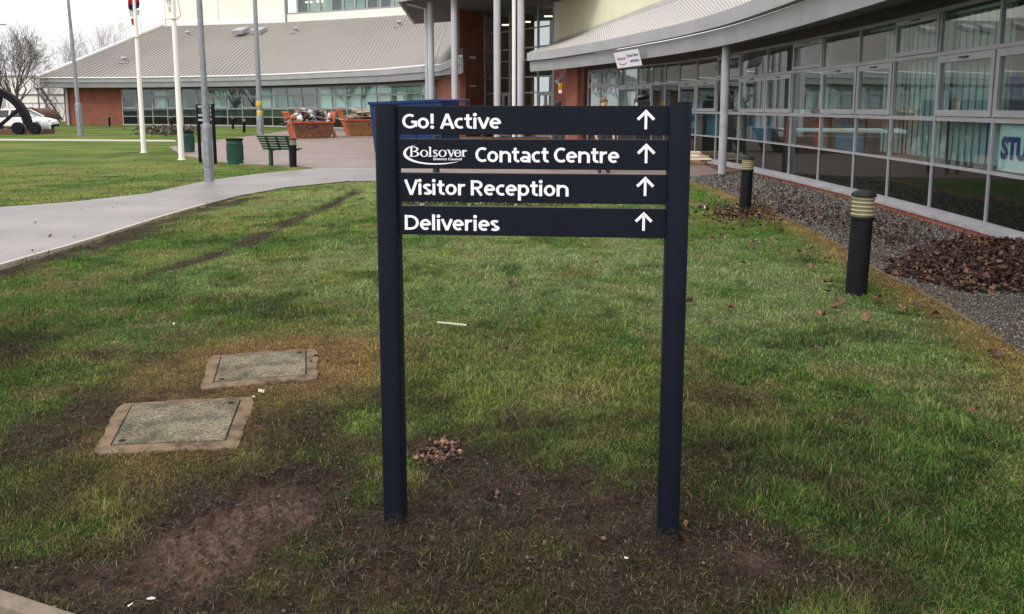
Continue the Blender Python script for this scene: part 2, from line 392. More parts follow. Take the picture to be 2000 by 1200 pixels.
def text_verts(body, bold=0.0, shear=0.0):
    c = bpy.data.curves.new("txt", 'FONT'); c.body = body; c.size = 1; c.offset = bold; c.resolution_u = 4; c.fill_mode = 'FRONT'; c.shear = shear
    o = bpy.data.objects.new("txt", c); COL.objects.link(o); bpy.context.view_layer.update()
    me = bpy.data.meshes.new_from_object(o.evaluated_get(bpy.context.evaluated_depsgraph_get()))
    V = np.array([v.co[:2] for v in me.vertices]); Fc = [tuple(p.vertices) for p in me.polygons]
    bpy.data.objects.remove(o); bpy.data.curves.remove(c); bpy.data.meshes.remove(me)
    return V, Fc
def _arc(cx, cy, rx, ry, a0, a1, n=18):
    return [(cx+rx*math.cos(R(a0+(a1-a0)*k/n)), cy+ry*math.sin(R(a0+(a1-a0)*k/n))) for k in range(n+1)]
def _dot(cx, cy, r): return ('dot', cx, cy, r)
_O = _arc(.35, .375, .252, .288, 0, 360, 30)
GLYPH = {   # rounded humanist sign alphabet: advance, centre-line strokes (capital height 1)
 'o': (.74, [_O]), 'c': (.58, [_arc(.36, .375, .262, .288, 58, 302)]), 'e': (.72, [[(.10, .385), (.58, .385)], [(.602, .35)] + _arc(.35, .375, .252, .288, 0, 308)]),
 'a': (.70, [_arc(.30, .47, .255, .19, 128, 0) + [(.555, 0)], _arc(.315, .215, .225, .128, 0, 360, 24)]), 'n': (.78, [[(.12, 0), (.12, .75)], _arc(.385, .42, .265, .245, 178, 0) + [(.65, 0)]]),
 'r': (.52, [[(.12, 0), (.12, .75)], _arc(.38, .40, .26, .265, 176, 72)]), 't': (.52, [[(.22, .96), (.22, .28)] + _arc(.40, .26, .18, .17, 180, 292), [(.02, .672), (.46, .672)]]),
 'i': (.30, [[(.12, 0), (.12, .75)], _dot(.12, .945, .115)]), 'l': (.30, [[(.12, 0), (.12, 1.06)]]), 'v': (.66, [[(.045, .76), (.325, .02)], [(.605, .76), (.325, .02)]]),
 's': (.56, [_arc(.285, .555, .185, .108, 28, 265), _arc(.285, .555, .185, .16, 250, 276) , _arc(.275, .197, .20, .106, 92, -152)]),
 'p': (.75, [[(.12, -.30), (.12, .75)], [(x+.01, y) for x, y in _O]]), 'C': (.74, [_arc(.46, .5, .36, .41, 54, 306)]), 'G': (.90, [_arc(.46, .5, .37, .41, 54, 316), [(.54, .455), (.88, .455)], [(.80, .46), (.80, .13)]]),
 'D': (.94, [[(.12, 0), (.12, 1)], [(.10, .91)] + _arc(.38, .5, .42, .41, 90, -90) + [(.10, .09)]]), 'A': (.82, [[(.06, 0), (.41, .99)], [(.76, 0), (.41, .99)], [(.19, .30), (.63, .30)]]),
 'V': (.82, [[(.06, 1), (.41, .01)], [(.76, 1), (.41, .01)]]), 'R': (.82, [[(.12, 0), (.12, 1)], [(.10, .91)] + _arc(.40, .695, .255, .215, 90, -90) + [(.10, .48)], [(.36, .47), (.68, 0)]]),
 '!': (.36, [[(.14, 1), (.14, .33)], _dot(.14, .105, .118)]), ' ': (.26, [])}
def sign_text(body, x0, x1, zb, cap, hw=.089):
    """drawn letters as flat strokes; returns x, z, layer and faces"""
    V, Fc, x, lay = [], [], 0.0, 0
    for ch in body:
        adv, st = GLYPH[ch]
        for q in st:
            lay += 1; o = len(V)
            if q[0] == 'dot':
                V += [(x+q[1]+q[3]*math.cos(2*math.pi*k/16), q[2]+q[3]*math.sin(2*math.pi*k/16), lay) for k in range(16)]; Fc.append(tuple(range(o, o+16))); continue
            P = np.array(q); closed = np.allclose(P[0], P[-1]); T = np.gradient(P, axis=0)
            if closed: T[0] = T[-1] = P[1]-P[-2]
            if len(P) > 3:
                for k in range(1, len(P)-1):
                    a_, b_ = P[k]-P[k-1], P[k+1]-P[k]; T[k] = a_/np.linalg.norm(a_) + b_/np.linalg.norm(b_)
            T /= np.linalg.norm(T, axis=1)[:, None]; N_ = np.c_[-T[:, 1], T[:, 0]]
            h = hw*(1 - .12*np.abs(T[:, 0]))[:, None]
            A_, B_ = P + N_*h, P - N_*h; n_ = len(P); V += [(x+p[0], p[1], lay) for p in A_] + [(x+p[0], p[1], lay) for p in B_]
            Fc += [(o+k, o+n_+k, o+n_+k+1, o+k+1) for k in range(n_-1)]
        x += adv
    V = np.array(V); sx = (x1-x0)/(V[:, 0].max()-V[:, 0].min())
    return np.c_[(V[:, 0]-V[:, 0].min())*sx+x0, V[:, 1]*cap+zb, V[:, 2]], Fc
def fit_text(body, x0, x1, zb, cap, bold=.02):
    """2-D letters whose box is x0..x1 wide, baseline zb, capitals cap tall"""
    V, Fc = text_verts(body, bold); Vc, _ = text_verts(body[0], bold)
    sx = (x1-x0)/(V[:,0].max()-V[:,0].min()); sz = cap/(Vc[:,1].max()-Vc[:,1].min())
    return np.c_[(V[:,0]-V[:,0].min())*sx + x0, (V[:,1]-Vc[:,1].min())*sz + zb], Fc

# ================================================================== PLAN OF THE PLACE
kerbA, kerbB = gp(0, 1145), gp(170, 1200)
PATH_TOP = [gp(*p) for p in [(-700, 470), (-300, 428), (0, 405), (140, 395), (290, 378), (410, 352), (520, 338), (620, 329), (740, 329)]]
PATH_BOT = [gp(*p) for p in [(740, 353), (680, 354), (560, 366), (470, 382), (400, 400), (330, 420), (250, 445), (150, 477), (80, 496), (0, 519), (-300, 610), (-700, 760)]]
PATH = [(p.x, p.y) for p in PATH_TOP + PATH_BOT]
COURT = [(p.x, p.y) for p in [gp(*q) for q in [(740, 331), (620, 329), (590, 325), (470, 320), (425, 316), (355, 303), (330, 287), (430, 273), (490, 266), (545, 258)]]] + [(-15.5, 66), (-12, 62.5), (-6, 54.5), (-3, 47), (1.7, 43), (2.6, 33.0), (4.5, 27.5), (5.4, 24.6)] + [(p.x, p.y) for p in [gp(1415, 339), gp(1345, 345), gp(1180, 346), gp(960, 350), gp(740, 353)]]
GRAV_EDGE = [gp(*p) for p in [(1345, 351), (1400, 366), (1450, 386), (1545, 428), (1640, 476), (1700, 517), (1830, 582), (2000, 690), (2200, 830), (2500, 1080)]]
WALL_R = smooth([(2.9, 32.6), (3.8, 30.3), (4.6, 27.7), (5.2, 25.3), (5.65, 22.5), (5.88, 19.5), (6.0, 16.5), (6.02, 13.5), (5.92, 10.4), (5.65, 7.2), (5.2, 4.2)], 4)
GRAVEL = [(p.x, p.y) for p in GRAV_EDGE] + [(x, y) for x, y in WALL_R[::-1] if y < 24.8] + [(5.4, 24.6)] + [(gp(1415, 339).x, gp(1415, 339).y), (gp(1345, 345).x, gp(1345, 345).y)]
kd = (kerbA - kerbB).normalized()
CARPARK = [(kerbB + kd*-3).xy, (kerbB).xy, kerbA.xy, (kerbA + kd*.9).xy, (-3.9, 4.3), (-6.2, 7.0), (-9, 8.5), (-14, 4), (-14, -6), (3, -6)]
CARPARK = [tuple(p) for p in CARPARK]
COVERS = [[(217, 875), (440, 866), (470, 786), (258, 797)], [(417, 752), (598, 736), (598, 689), (432, 700)]]
COVER_C = [sum((gp(*p) for p in q), Vector()) / 4 for q in COVERS]

TRACKS = [([gp(*p).xy for p in [(-60, 545), (60, 512), (150, 488), (220, 470), (290, 445)]], .30, .82), ([gp(*p).xy for p in [(270, 447), (340, 425), (430, 398), (500, 384)]], .24, .78),
          ([gp(*p).xy for p in [(250, 550), (330, 523), (375, 508), (430, 492)]], .15, .66), ([gp(*p).xy for p in [(480, 477), (530, 450), (590, 420), (645, 398), (705, 370)]], .17, .74)]
BLOBS = [(1000, 965, .50, .42, 1.0), (900, 930, .28, .35, .8), (1180, 1000, .45, .30, .9), (720, 1060, .40, .35, .85), (1420, 1060, .38, .25, .9), (1520, 1090, .30, .18, .8),
         (600, 930, .30, .32, .8), (1050, 1140, .9, .22, .5), (850, 870, .18, .22, .8), (1450, 900, .35, .25, .45), (640, 840, .3, .4, .35),
         (430, 1040, .26, .42, 1.25), (350, 1130, .22, .16, 1.1), (510, 970, .20, .18, 1.1), (560, 1010, .14, .2, 1.0), (60, 1130, .28, .12, 1.1), (250, 1190, .25, .09, .8), (120, 840, .30, .35, .75), (200, 800, .3, .4, .6), (460, 1180, .4, .1, .8), (30, 670, .35, .8, .5), (1000, 820, .5, .4, .3), (330, 775, .5, .3, .5)]
_B = [(gp(a, b).x, gp(a, b).y, c, d, e) for a, b, c, d, e in BLOBS]
_CLAY = [(gp(a, b).x, gp(a, b).y, c, d, e) for a, b, c, d, e in [(430, 1040, .26, .42, 1), (350, 1130, .22, .18, .8), (540, 990, .22, .2, 1), (1500, 1090, .2, .1, .6), (900, 950, .15, .15, .5)]]
_DRY = [(COVER_C[0].x, COVER_C[0].y, .50, .55, 1.3), (COVER_C[1].x, COVER_C[1].y, .62, .62, 1.8), (gp(650, 690).x, gp(650, 690).y, .25, .35, 1.6), (gp(390, 705).x, gp(390, 705).y, .28, .45, 1.5), (gp(300, 775).x, gp(300, 775).y, .3, .3, 1.2)]
def blob_sum(x, y, L):
    s = np.zeros(x.shape)
    for a, b, c, d, e in L: s = np.maximum(s, e*np.exp(-(((x-a)/c)**2 + ((y-b)/d)**2)*.9))
    return s
def mud_at(x, y):
    m = blob_sum(x, y, _B)
    for pl, w, st in TRACKS: m = np.maximum(m, st*np.exp(-(seg_dist(x, y, pl)/w)**2))
    n = fbm(x*3.1, y*3.1, 5, 4); n2 = fbm(x*11, y*11, 9, 3)
    return np.clip((m*1.35 - .25) + (n-.5)*1.5*np.minimum(m*2, 1) + (n2-.5)*.9*np.minimum(m*2, 1), 0, 1)
def dry_at(x, y):
    d = blob_sum(x, y, _DRY); d = np.maximum(d, .72*np.exp(-((seg_dist(x, y, [p.xy for p in GRAV_EDGE])-.10)/.22)**2))
    n = fbm(x*2.2+9, y*2.2, 21, 4)
    return np.clip(d*1.3*(.45 + n), 0, 1)
_TR = [(gp(a, b).x, gp(a, b).y, c, d, e) for a, b, c, d, e in [(1000, 1080, 1.3, .85, .9), (500, 1000, .7, .9, .85), (80, 780, .8, 1.4, .65), (1450, 1100, .75, .55, .85), (0, 1050, .6, .6, .6), (640, 860, .6, .8, .75), (1550, 960, .6, .45, .5), (1000, 850, .9, .5, .55), (1450, 800, .9, .7, .5), (1650, 1000, .6, .5, .45), (330, 620, 1.5, 1.6, .3)]]
def tramp_at(x, y):
    t = blob_sum(x, y, _TR); return np.clip(t*1.1 - .22 + (fbm(x*2.6, y*2.6, 150, 4)-.5)*2.6*np.minimum(t*1.6, 1), 0, .85)
def hard_at(x, y):
    h = in_poly(x, y, PATH) | in_poly(x, y, COURT) | in_poly(x, y, GRAVEL) | in_poly(x, y, CARPARK)
    for q in COVERS:
        c = sum((gp(*p).xy for p in q), Vector((0, 0)))/4; P = [c + (gp(*p).xy - c)*1.15 for p in q]; h |= in_poly(x, y, P)
    return h
def relief(x, y):
    m = mud_at(x, y); near = np.exp(-np.maximum(y-3, 0)/9)
    z = (fbm(x*.7, y*.7, 3, 3)-.5)*.05*np.exp(-np.maximum(y-4, 0)/12) + (fbm(x*9, y*9, 33, 4)-.5)*(.010 + .075*m)*near + (fbm(x*26, y*26, 43, 3)-.5)*.034*m*near
    cl_ = blob_sum(x, y, _CLAY); a_ = x*.80 + y*.60 + .05*fbm(x*4, y*4, 51, 3)
    tread = np.clip(np.sin(a_*6.283/.075)*1.6, -1, 1)*np.clip((fbm(x*3+5, y*3, 52, 3)-.42)*5, 0, 1)
    z = z + cl_*m*near*(tread*.010 + (fbm(x*16, y*16, 53, 4)-.5)*.05)
    return z - m*.008
LG = [(.080, .168, .021), (.178, .222, .044), (.190, .160, .060), (.032, .066, .012), (.30, .185, .072)]
_PALE = [(gp(1200, 500).x, gp(1200, 500).y, 2.4, 3.5, 1.0), (gp(1480, 560).x, gp(1480, 560).y, 1.6, 2.4, 1.0), (gp(640, 540).x, gp(640, 540).y, 1.6, 3, .7), (gp(1800, 760).x, gp(1800, 760).y, .6, 1, .4), (gp(700, 380).x, gp(700, 380).y, 2, 3, .6)]
_DARK_GREEN = [(gp(1850, 1080).x, gp(1850, 1080).y, 1.1, .9, 1.15), (gp(1750, 850).x, gp(1750, 850).y, .9, .7, .7), (gp(1050, 650).x, gp(1050, 650).y, .9, .9, .6), (gp(1700, 640).x, gp(1700, 640).y, 1.0, .5, .5), (gp(60, 950).x, gp(60, 950).y, .4, .3, .6), (gp(560, 620).x, gp(560, 620).y, .8, .7, .5)]  # patches where the lawn colour is blended towards the darker green
def lawn_colour(x, y, jitter):
    """living colour of the sward: fresh, yellowish, thin and dead patches"""
    n1 = fbm(x*.9, y*.9, 60, 4); n2 = fbm(x*2.6, y*2.6, 70, 4); n3 = fbm(x*.28, y*.28, 80, 2); n4 = fbm(x*8, y*8, 75, 3)
    g, yl, st, dk, de = (np.array(k) for k in LG)
    t = np.clip((n1-.46)*5.5 + (n3-.5)*2.2 + (n4-.5)*1.2 + jitter*.6, 0, 1)[:, None]
    c = g*(1-t) + yl*t
    t2 = np.clip((n2-.55)*7 + (n4-.5)*2 + jitter*.4, 0, 1)[:, None]; c = c*(1-t2*.8) + st*t2*.8
    pale = blob_sum(x, y, _PALE)*np.clip((fbm(x*1.5+4, y*1.5, 66, 4)-.33)*4.5, 0, 1); c = c*(1-pale[:, None]*.75) + np.array((.235, .310, .125))*pale[:, None]*.75
    t3 = np.clip(np.maximum((.42-n2)*6, 0) + blob_sum(x, y, _DARK_GREEN)*.9*np.clip(n1*2.2-.3, 0, 1) - jitter*.3, 0, 1)[:, None]; c = c*(1-t3*.75) + dk*t3*.75
    d = dry_at(x, y)[:, None]; c = c*(1-d*.85) + de*d*.85
    return c*(.55 + .9*n4)[:, None]

# ================================================================== GROUND
def steps(a, b, s0, grow):
    out = [a]; s = s0
    while out[-1] < b: out.append(out[-1] + s); s *= grow
    return out
xs = np.array(sorted(set(np.round(list(np.arange(-2.0, 1.9, .018)) + list(np.arange(-3.2, -2.0, .04)) + list(np.arange(1.9, 3.4, .04)) + [-v for v in steps(3.2, 700, .05, 1.055)] + steps(3.4, 700, .05, 1.055), 4))))
ys = np.array(sorted(set(np.round(list(np.arange(1.9, 4.3, .018)) + list(np.arange(4.3, 6.0, .04)) + steps(6.0, 900, .05, 1.024) + [1.9 - v for v in steps(.1, 120, .15, 1.25)], 4))))
gx, gy = np.meshgrid(xs, ys); gx, gy = gx.ravel(), gy.ravel()
hard = hard_at(gx, gy); gz = relief(gx, gy) - .012
gz = np.where(hard, -.07, gz); mud = mud_at(gx, gy); cl = blob_sum(gx, gy, _CLAY)
soil = np.array((.034, .0215, .0140))*(.35 + 1.3*fbm(gx*9, gy*9, 90, 4))[:, None]
clay = np.array((.105, .066, .050))*(.5 + 1.0*fbm(gx*14, gy*14, 91, 3))[:, None]
cm = np.clip((cl*1.5 + (fbm(gx*5, gy*5, 95, 4)-.5)*2.4) - .35, 0, 1)[:, None]*mud[:, None]
sc_ = soil*(1-cm) + clay*cm
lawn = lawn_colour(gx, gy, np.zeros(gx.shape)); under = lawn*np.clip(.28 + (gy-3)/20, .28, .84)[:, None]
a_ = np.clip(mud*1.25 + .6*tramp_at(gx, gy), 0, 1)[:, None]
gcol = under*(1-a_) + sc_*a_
nx, ny = len(xs), len(ys); idx = np.arange(nx*ny).reshape(ny, nx)
Fq = np.c_[idx[:-1, :-1].ravel(), idx[:-1, 1:].ravel(), idx[1:, 1:].ravel(), idx[1:, :-1].ravel()]
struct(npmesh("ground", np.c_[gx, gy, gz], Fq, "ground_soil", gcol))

def sheet(name, poly, z, m):
    o = MB().prism(poly, z-.06, z).build(name, m); return struct(o)
sheet("tarmac_path", PATH, .004, "path_tarmac")
sheet("paved_forecourt", COURT, 0.0, "court_paving")
sheet("gravel_strip", GRAVEL, -.03, "gravel_bed")
sheet("car_park", CARPARK, -.045, "asphalt")
strip = [gp(-900, 277), gp(0, 272), gp(340, 274), gp(345, 276.5), gp(0, 274.5), gp(-900, 279.5)]
sheet("narrow_footway", [p.xy for p in strip], .008, "path_edging")

# blades of grass
N = 700000
u = rng.random(N); Ymin, Ymax, e = 1.75, 34.0, .35
by = (Ymin**-e + u*(Ymax**-e - Ymin**-e))**(-1/e)
bx = (rng.random(N)*2-1)*(.70*by + .7)
wob = np.where(bx > 2, .16, .08)*(fbm(bx*5, by*5, 160, 3)-.5)*2
keep = ~hard_at(bx + wob, by + wob*2) & (rng.random(len(bx)) > (by-9)/17); bx, by = bx[keep], by[keep]
m = mud_at(bx, by); keep = rng.random(len(bx)) > np.clip(m*1.15-.15 + .25*tramp_at(bx, by) + .25*blob_sum(bx, by, _CLAY), 0, .86 + .1*blob_sum(bx, by, _CLAY)); bx, by, m = bx[keep], by[keep], m[keep]
n = len(bx); bz = relief(bx, by) - .014
tall = fbm(bx*1.7, by*1.7, 120, 3); d = dry_at(bx, by)
h = (.012 + .022*rng.random(n)**1.6)*(.55 + .95*tall)*(1-.1*m)*(1-.4*d)*np.clip(.9 + by*.02, 0, 1.3)
tuft = (fbm(bx*4.5, by*4.5, 130, 3) > .63) & (rng.random(n) > .45); h = np.where(tuft, h*2.1, h)
w = (.0011 + .0009*rng.random(n))*np.clip(by/2.6, 1, 12)**.92
az = rng.random(n)*2*np.pi; lean = (.35 + 1.0*rng.random(n)**1.2 + .7*m); laz = rng.random(n)*2*np.pi
hx, hy = np.cos(laz)*lean, np.sin(laz)*lean; hz_ = np.sqrt(np.clip(1 - (lean*.62)**2, .12, 1))
wx, wy = np.cos(az)*w, np.sin(az)*w
base = np.c_[bx, by, bz]; W = np.c_[wx, wy, np.zeros(n)]
mid = base + np.c_[hx*.30, hy*.30, hz_*.62]*h[:, None]; tip = base + np.c_[hx*.85, hy*.85, hz_*.92]*h[:, None]
V = np.stack([base-W, base+W, mid+W*.75, mid-W*.75, tip], 1).reshape(-1, 3)
k = np.arange(n)[:, None]*5
T = np.concatenate([k+[0, 1, 2], k+[0, 2, 3], k+[3, 2, 4]], 0)
jit = rng.random(n)-.5
bc = lawn_colour(bx, by, jit)*(.75 + .75*rng.random(n)**1.5)[:, None]
stain = np.clip(m*1.5 + tramp_at(bx, by), 0, .92)[:, None]; bc = bc*(1-stain) + (np.array((.040, .029, .015))*(.6+1.3*rng.random(n)[:, None]**2))*stain
dead = rng.random(n) < .13 + .10*m; bc[dead] = np.array((.20, .155, .075))*(.6+.7*rng.random(dead.sum()))[:, None]
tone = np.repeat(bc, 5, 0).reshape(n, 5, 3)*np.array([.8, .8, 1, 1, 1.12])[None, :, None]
# flattened dead stalks trodden into the churned ground
ns = 90000; sx_ = rng.uniform(-2.4, 2.6, ns); sy_ = 1.9 + rng.random(ns)*3.4
ok = (rng.random(ns) < np.clip(tramp_at(sx_, sy_)*1.3 + mud_at(sx_, sy_)*.6 - .9*blob_sum(sx_, sy_, _CLAY), 0, 1)) & ~hard_at(sx_, sy_); sx_, sy_ = sx_[ok], sy_[ok]; ns = len(sx_)
sl = .012 + .045*rng.random(ns)**1.8; sa_ = rng.random(ns)*6.283; sw_ = .0007 + .0008*rng.random(ns); sz_ = relief(sx_, sy_) - .008
dx_, dy_ = np.cos(sa_)*sl, np.sin(sa_)*sl; qx, qy = -np.sin(sa_)*sw_, np.cos(sa_)*sw_; ri = rng.random(ns)*.018
Vs = np.stack([np.c_[sx_-qx, sy_-qy, sz_], np.c_[sx_+qx, sy_+qy, sz_], np.c_[sx_+dx_*.5+qx, sy_+dy_*.5+qy, sz_+ri], np.c_[sx_+dx_*.5-qx, sy_+dy_*.5-qy, sz_+ri], np.c_[sx_+dx_, sy_+dy_, sz_+ri*.4]], 1).reshape(-1, 3)
ks = np.arange(ns)[:, None]*5; Ts = np.concatenate([ks+[0, 1, 2], ks+[0, 2, 3], ks+[3, 2, 4]], 0)
cs_ = np.array([(.030, .022, .013), (.055, .040, .020), (.095, .070, .036), (.17, .13, .07), (.045, .052, .016), (.022, .016, .011)])[rng.choice(6, ns, p=[.27, .25, .15, .06, .12, .15])]*(.6+.8*rng.random(ns))[:, None]
struct(tag(npmesh("trodden_stalks", Vs, Ts, "grass_blade", np.repeat(cs_, 5, 0)), "flattened dead grass stalks trodden into the mud round the sign", "grass"), "stuff")
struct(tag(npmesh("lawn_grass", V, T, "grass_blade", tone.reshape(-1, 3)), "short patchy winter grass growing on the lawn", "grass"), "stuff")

# loose gravel
n = 90000
t = rng.random(n)**1.9; L = [(x, y) for x, y in GRAVEL]; px_ = 2.2 + rng.random(n)*4; py_ = 5 + t*19.5
k = in_poly(px_, py_, GRAVEL); px_, py_ = px_[k], py_[k]; n = len(px_)
oct_ = np.array([(1,0,0),(-1,0,0),(0,1,0),(0,-1,0),(0,0,1),(0,0,-1)], float)
rad = (.005 + .010*rng.random(n))*np.clip(py_/9, .75, 2)
sc3 = rad[:, None]*(.6 + .8*rng.random((n, 3))); ang = rng.random(n)*6.28
V = oct_[None]*sc3[:, None]; ca, sa = np.cos(ang)[:, None], np.sin(ang)[:, None]
V = np.stack([V[..., 0]*ca - V[..., 1]*sa, V[..., 0]*sa + V[..., 1]*ca + V[..., 2]*.35, V[..., 2]*.8], -1) + np.c_[px_, py_, -.027+rad*.4][:, None]
Fo = np.array([(0,2,4),(2,1,4),(1,3,4),(3,0,4),(2,0,5),(1,2,5),(3,1,5),(0,3,5)])
g = (.035 + .20*rng.random(n)**1.9)[:, None]*np.array((1, .89, .76)); moss = rng.random(n) < .08; g[moss] *= (.7, .75, .5)
struct(tag(npmesh("loose_gravel", V.reshape(-1, 3), (np.arange(n)[:, None, None]*6 + Fo[None]).reshape(-1, 3), "stone_mix", np.repeat(g, 6, 0)), "loose grey gravel in the strip beside the glazed wall", "gravel"), "stuff")

# edging of the gravel strip, stone by stone
edg = thing("lawn_edging", GRAV_EDGE[4], "mossy sunken edging stones between lawn and gravel strip", "edging")
gl_ = resample([p.xy for p in GRAV_EDGE], 40)
for a, b in zip(gl_[:-1], gl_[1:]):
    dd = (b-a)/np.linalg.norm(b-a)*.006
    MB().bar((*(a+dd), -.056+random.uniform(-.008, .008)), (*(b-dd), -.056+random.uniform(-.006, .006)), .045, .09).build("edging_stone", "mossy_edging", edg, True, bevel=.008)
pe = thing("path_edging", gp(80, 497), "thin pale concrete edging along the near side of tarmac path", "edging")
pl_ = resample([p.xy for p in PATH_BOT[4:]], 16)
for a, b in zip(pl_[:-1], pl_[1:]):
    dd = (b-a)/np.linalg.norm(b-a)*.004
    MB().bar((*(a+dd), -.012), (*(b-dd), -.012), .05, .06).build("edging_stone", "path_edging", pe, True)
kb = thing("kerb", kerbA, "pale concrete kerb at the corner of dark asphalt", "kerb")
kp = [kerbB - kd*1.9, kerbB - kd*1.0, kerbB - kd*.1, kerbA + kd*.42, kerbA + kd*1.0]
for a, b in zip(kp[:-1], kp[1:]):
    q = (b-a).normalized()*.004; off_ = Vector((-kd.y, kd.x, 0)); off_ = (off_ if off_.y < 0 else -off_)*.048 + Vector((0, 0, -.055)); MB().bar(a+q+off_, b-q+off_, .066, .12).build("kerb_stone", "kerb_stone", kb, True, bevel=.008)

# ================================================================== RIGHT WING
def bay_frame(mb, A, B, rails, mw=.042, d0=-.03, d1=.012):
    L = float(np.linalg.norm(np.array(B)-np.array(A)))
    mb.fbox(A, B, -mw/2, mw/2, rails[0][0], rails[-1][1], d0, d1)
    for a, b in rails: mb.fbox(A, B, mw/2, L-mw/2, a, b, d0, d1-.004)
    return L
def pane(name, A, B, u0, u1, z0, z1, m, parent, d=-.012):
    return MB().fbox(A, B, u0, u1, z0, z1, d-.008, d).build(name, m, parent, True)
def casement(A, B, u0, u1, z0, z1, parent, glass, w=.075):
    mb = MB(); d0, d1 = -.03, .03
    for a in ((u0, u1, z0, z0+w*1.1), (u0, u1, z1-w*1.25, z1), (u0, u0+w, z0+w*1.1, z1-w*1.25), (u1-w, u1, z0+w*1.1, z1-w*1.25)): mb.fbox(A, B, *a, d0, d1)
    mb.build("casement", "aluminium_frame", parent, True)
    c = (u0+u1)/2
    MB().fbox(A, B, c-.11, c+.11, z1-w*.75, z1-w*.48, d1, d1+.03).build("handle", "black_plastic", parent, True)
    pane("pane", A, B, u0+w, u1-w, z0+w*1.1, z1-w*1.25, glass, parent, d=.0)

rw = thing("office_wing", (6, 14, 0), "long curved glazed office wing with grey fascia running down the right", "building")
mull = [1147, 1172, 1207, 1244, 1273, 1298, 1325, 1359, 1399, 1444, 1495, 1545, 1603, 1672, 1741, 1827, 1941]
MP = [hit_plan(WALL_R, m) for m in mull]
dl = np.linalg.norm(MP[-1]-MP[-2])
rest = WALL_R[WALL_R[:, 1] < MP[-1][1]-.3]; acc = MP[-1]
for p in rest:
    if np.linalg.norm(p-acc) > 1.25: MP.append(p); acc = p
RAILS = [(.10, .175), (.770, .81), (1.405, 1.465), (2.305, 2.355), (2.915, 2.965)]
openers = {2, 3, 6, 7, 9, 10, 12, 13, 15, 16}
for i, (A, B) in enumerate(zip(MP[:-1], MP[1:])):
    mb = MB(); L = bay_frame(mb, A, B, RAILS)
    win = mb.build("window", "aluminium_frame", rw, True)
    a, b = .022, L-.022
    pane("spandrel_pane", A, B, a, b, .176, .769, "spandrel_glass", win)
    pane("pane", A, B, a, b, .811, 1.404, "clear_glass", win)
    if i in openers or i > 17: casement(A, B, a+.004, b-.004, 1.475, 2.295, win, "clear_glass"); pane("pane", A, B, a, b, 2.356, 2.914, "clear_glass", win)
    elif i in (4, 5):
        pane("pane", A, B, a, b, 1.466, 2.304, "clear_glass", win); pane("pane", A, B, a, b, 2.356, 2.914, "clear_glass", win)
    else:
        pane("pane", A, B, a, b, 1.466, 2.304, "clear_glass", win); casement(A, B, a+.004, b-.004, 2.365, 2.905, win, "clear_glass", .06)
    MB().fbox(A, B, 0, L-.012, 2.971, 3.30, -.06, .0).build("head_panel", "dark_panel", rw, True)
    mb = MB(); mb.fbox(A, B, 0, L-.002, .066, .099, -.06, .10); mb.fbox(A, B, 0, L-.002, .052, .0655, .075, .098); mb.build("sill", "sill_grey", rw, True)
    nb = max(1, round(L/.225))
    MB().fbox(A, B, 0, L, -.10, .05, -.06, .047).build("plinth", "mortar", rw, True)
    for c in range(nb):
        for zz in ((-.020, .046),):
            MB().fbox(A, B, L*c/nb+.005, L*(c+1)/nb-.005, *zz, .03, .060+random.uniform(-.003, .003)).build("brick", "brick_piece", rw, True)
# room behind the glass
back = np.array([(x+5.5, y+1.2) for x, y in WALL_R])
mb = MB(); ins = [tuple(p) for p in WALL_R - np.array([0, 0])]
mb.prism([(x+.12, y+.05) for x, y in WALL_R] + [tuple(p) for p in back[::-1]], .02, .08); mb.build("room_floor", "interior_floor", rw, True)
mb = MB(); mb.prism([(x+.12, y+.05) for x, y in WALL_R] + [tuple(p) for p in back[::-1]], 3.02, 3.08); mb.build("room_ceiling", "interior_ceiling", rw, True)
mb = MB()
for a, b in zip(back[:-1], back[1:]): mb.fbox(a, b, 0, np.linalg.norm(b-a), .08, 3.02, -.1, 0)
for a, b in ((back[0], WALL_R[0]+np.array([.1, .1])), (WALL_R[-1]+np.array([.1, -.1]), back[-1])): mb.fbox(a, b, 0, np.linalg.norm(b-a), .08, 3.02, -.1, 0)
mb.build("room_wall", "interior_wall", rw, True)
def inside(i, u, d):
    A, B = np.array(MP[i]), np.array(MP[i+1]); t = (B-A)/np.linalg.norm(B-A); n_ = np.array([t[1], -t[0]]); return A + t*u + n_*d
for i in (8, 11, 14, 17): # room columns and partition ends near the glass
    p = inside(i, .35, -.6); MB().cyl((*p, .08), (*p, 3.02), .14, n=16).build("room_column", "interior_wall", rw, True, True)
for i, d, z0, z1, m_ in ((9, -.22, .8, 1.36, "blue_board"), (12, -.22, .78, 1.38, "blue_board"), (7, -.25, .8, 1.4, "blue_board"), (6, -.25, .8, 1.7, "blue_board"), (11, -.45, .5, 1.5, "red_paint"), (10, -.4, .3, 1.55, "red_paint"), (13, -.5, .3, 1.9, "orange_wall"), (16, -.5, .3, 2.3, "orange_wall"), (4, -1.6, .3, 1.5, "red_paint"), (3, -1.4, .3, 1.5, "red_paint")):
    A, B = MP[i], MP[i+1]; L = float(np.linalg.norm(B-A))
    wd = .16 if m_ == "red_paint" else L-.35
    MB().fbox(A, B, .22, .22+wd, z0, z1, d-.05, d).build("room_screen", m_, rw, True)
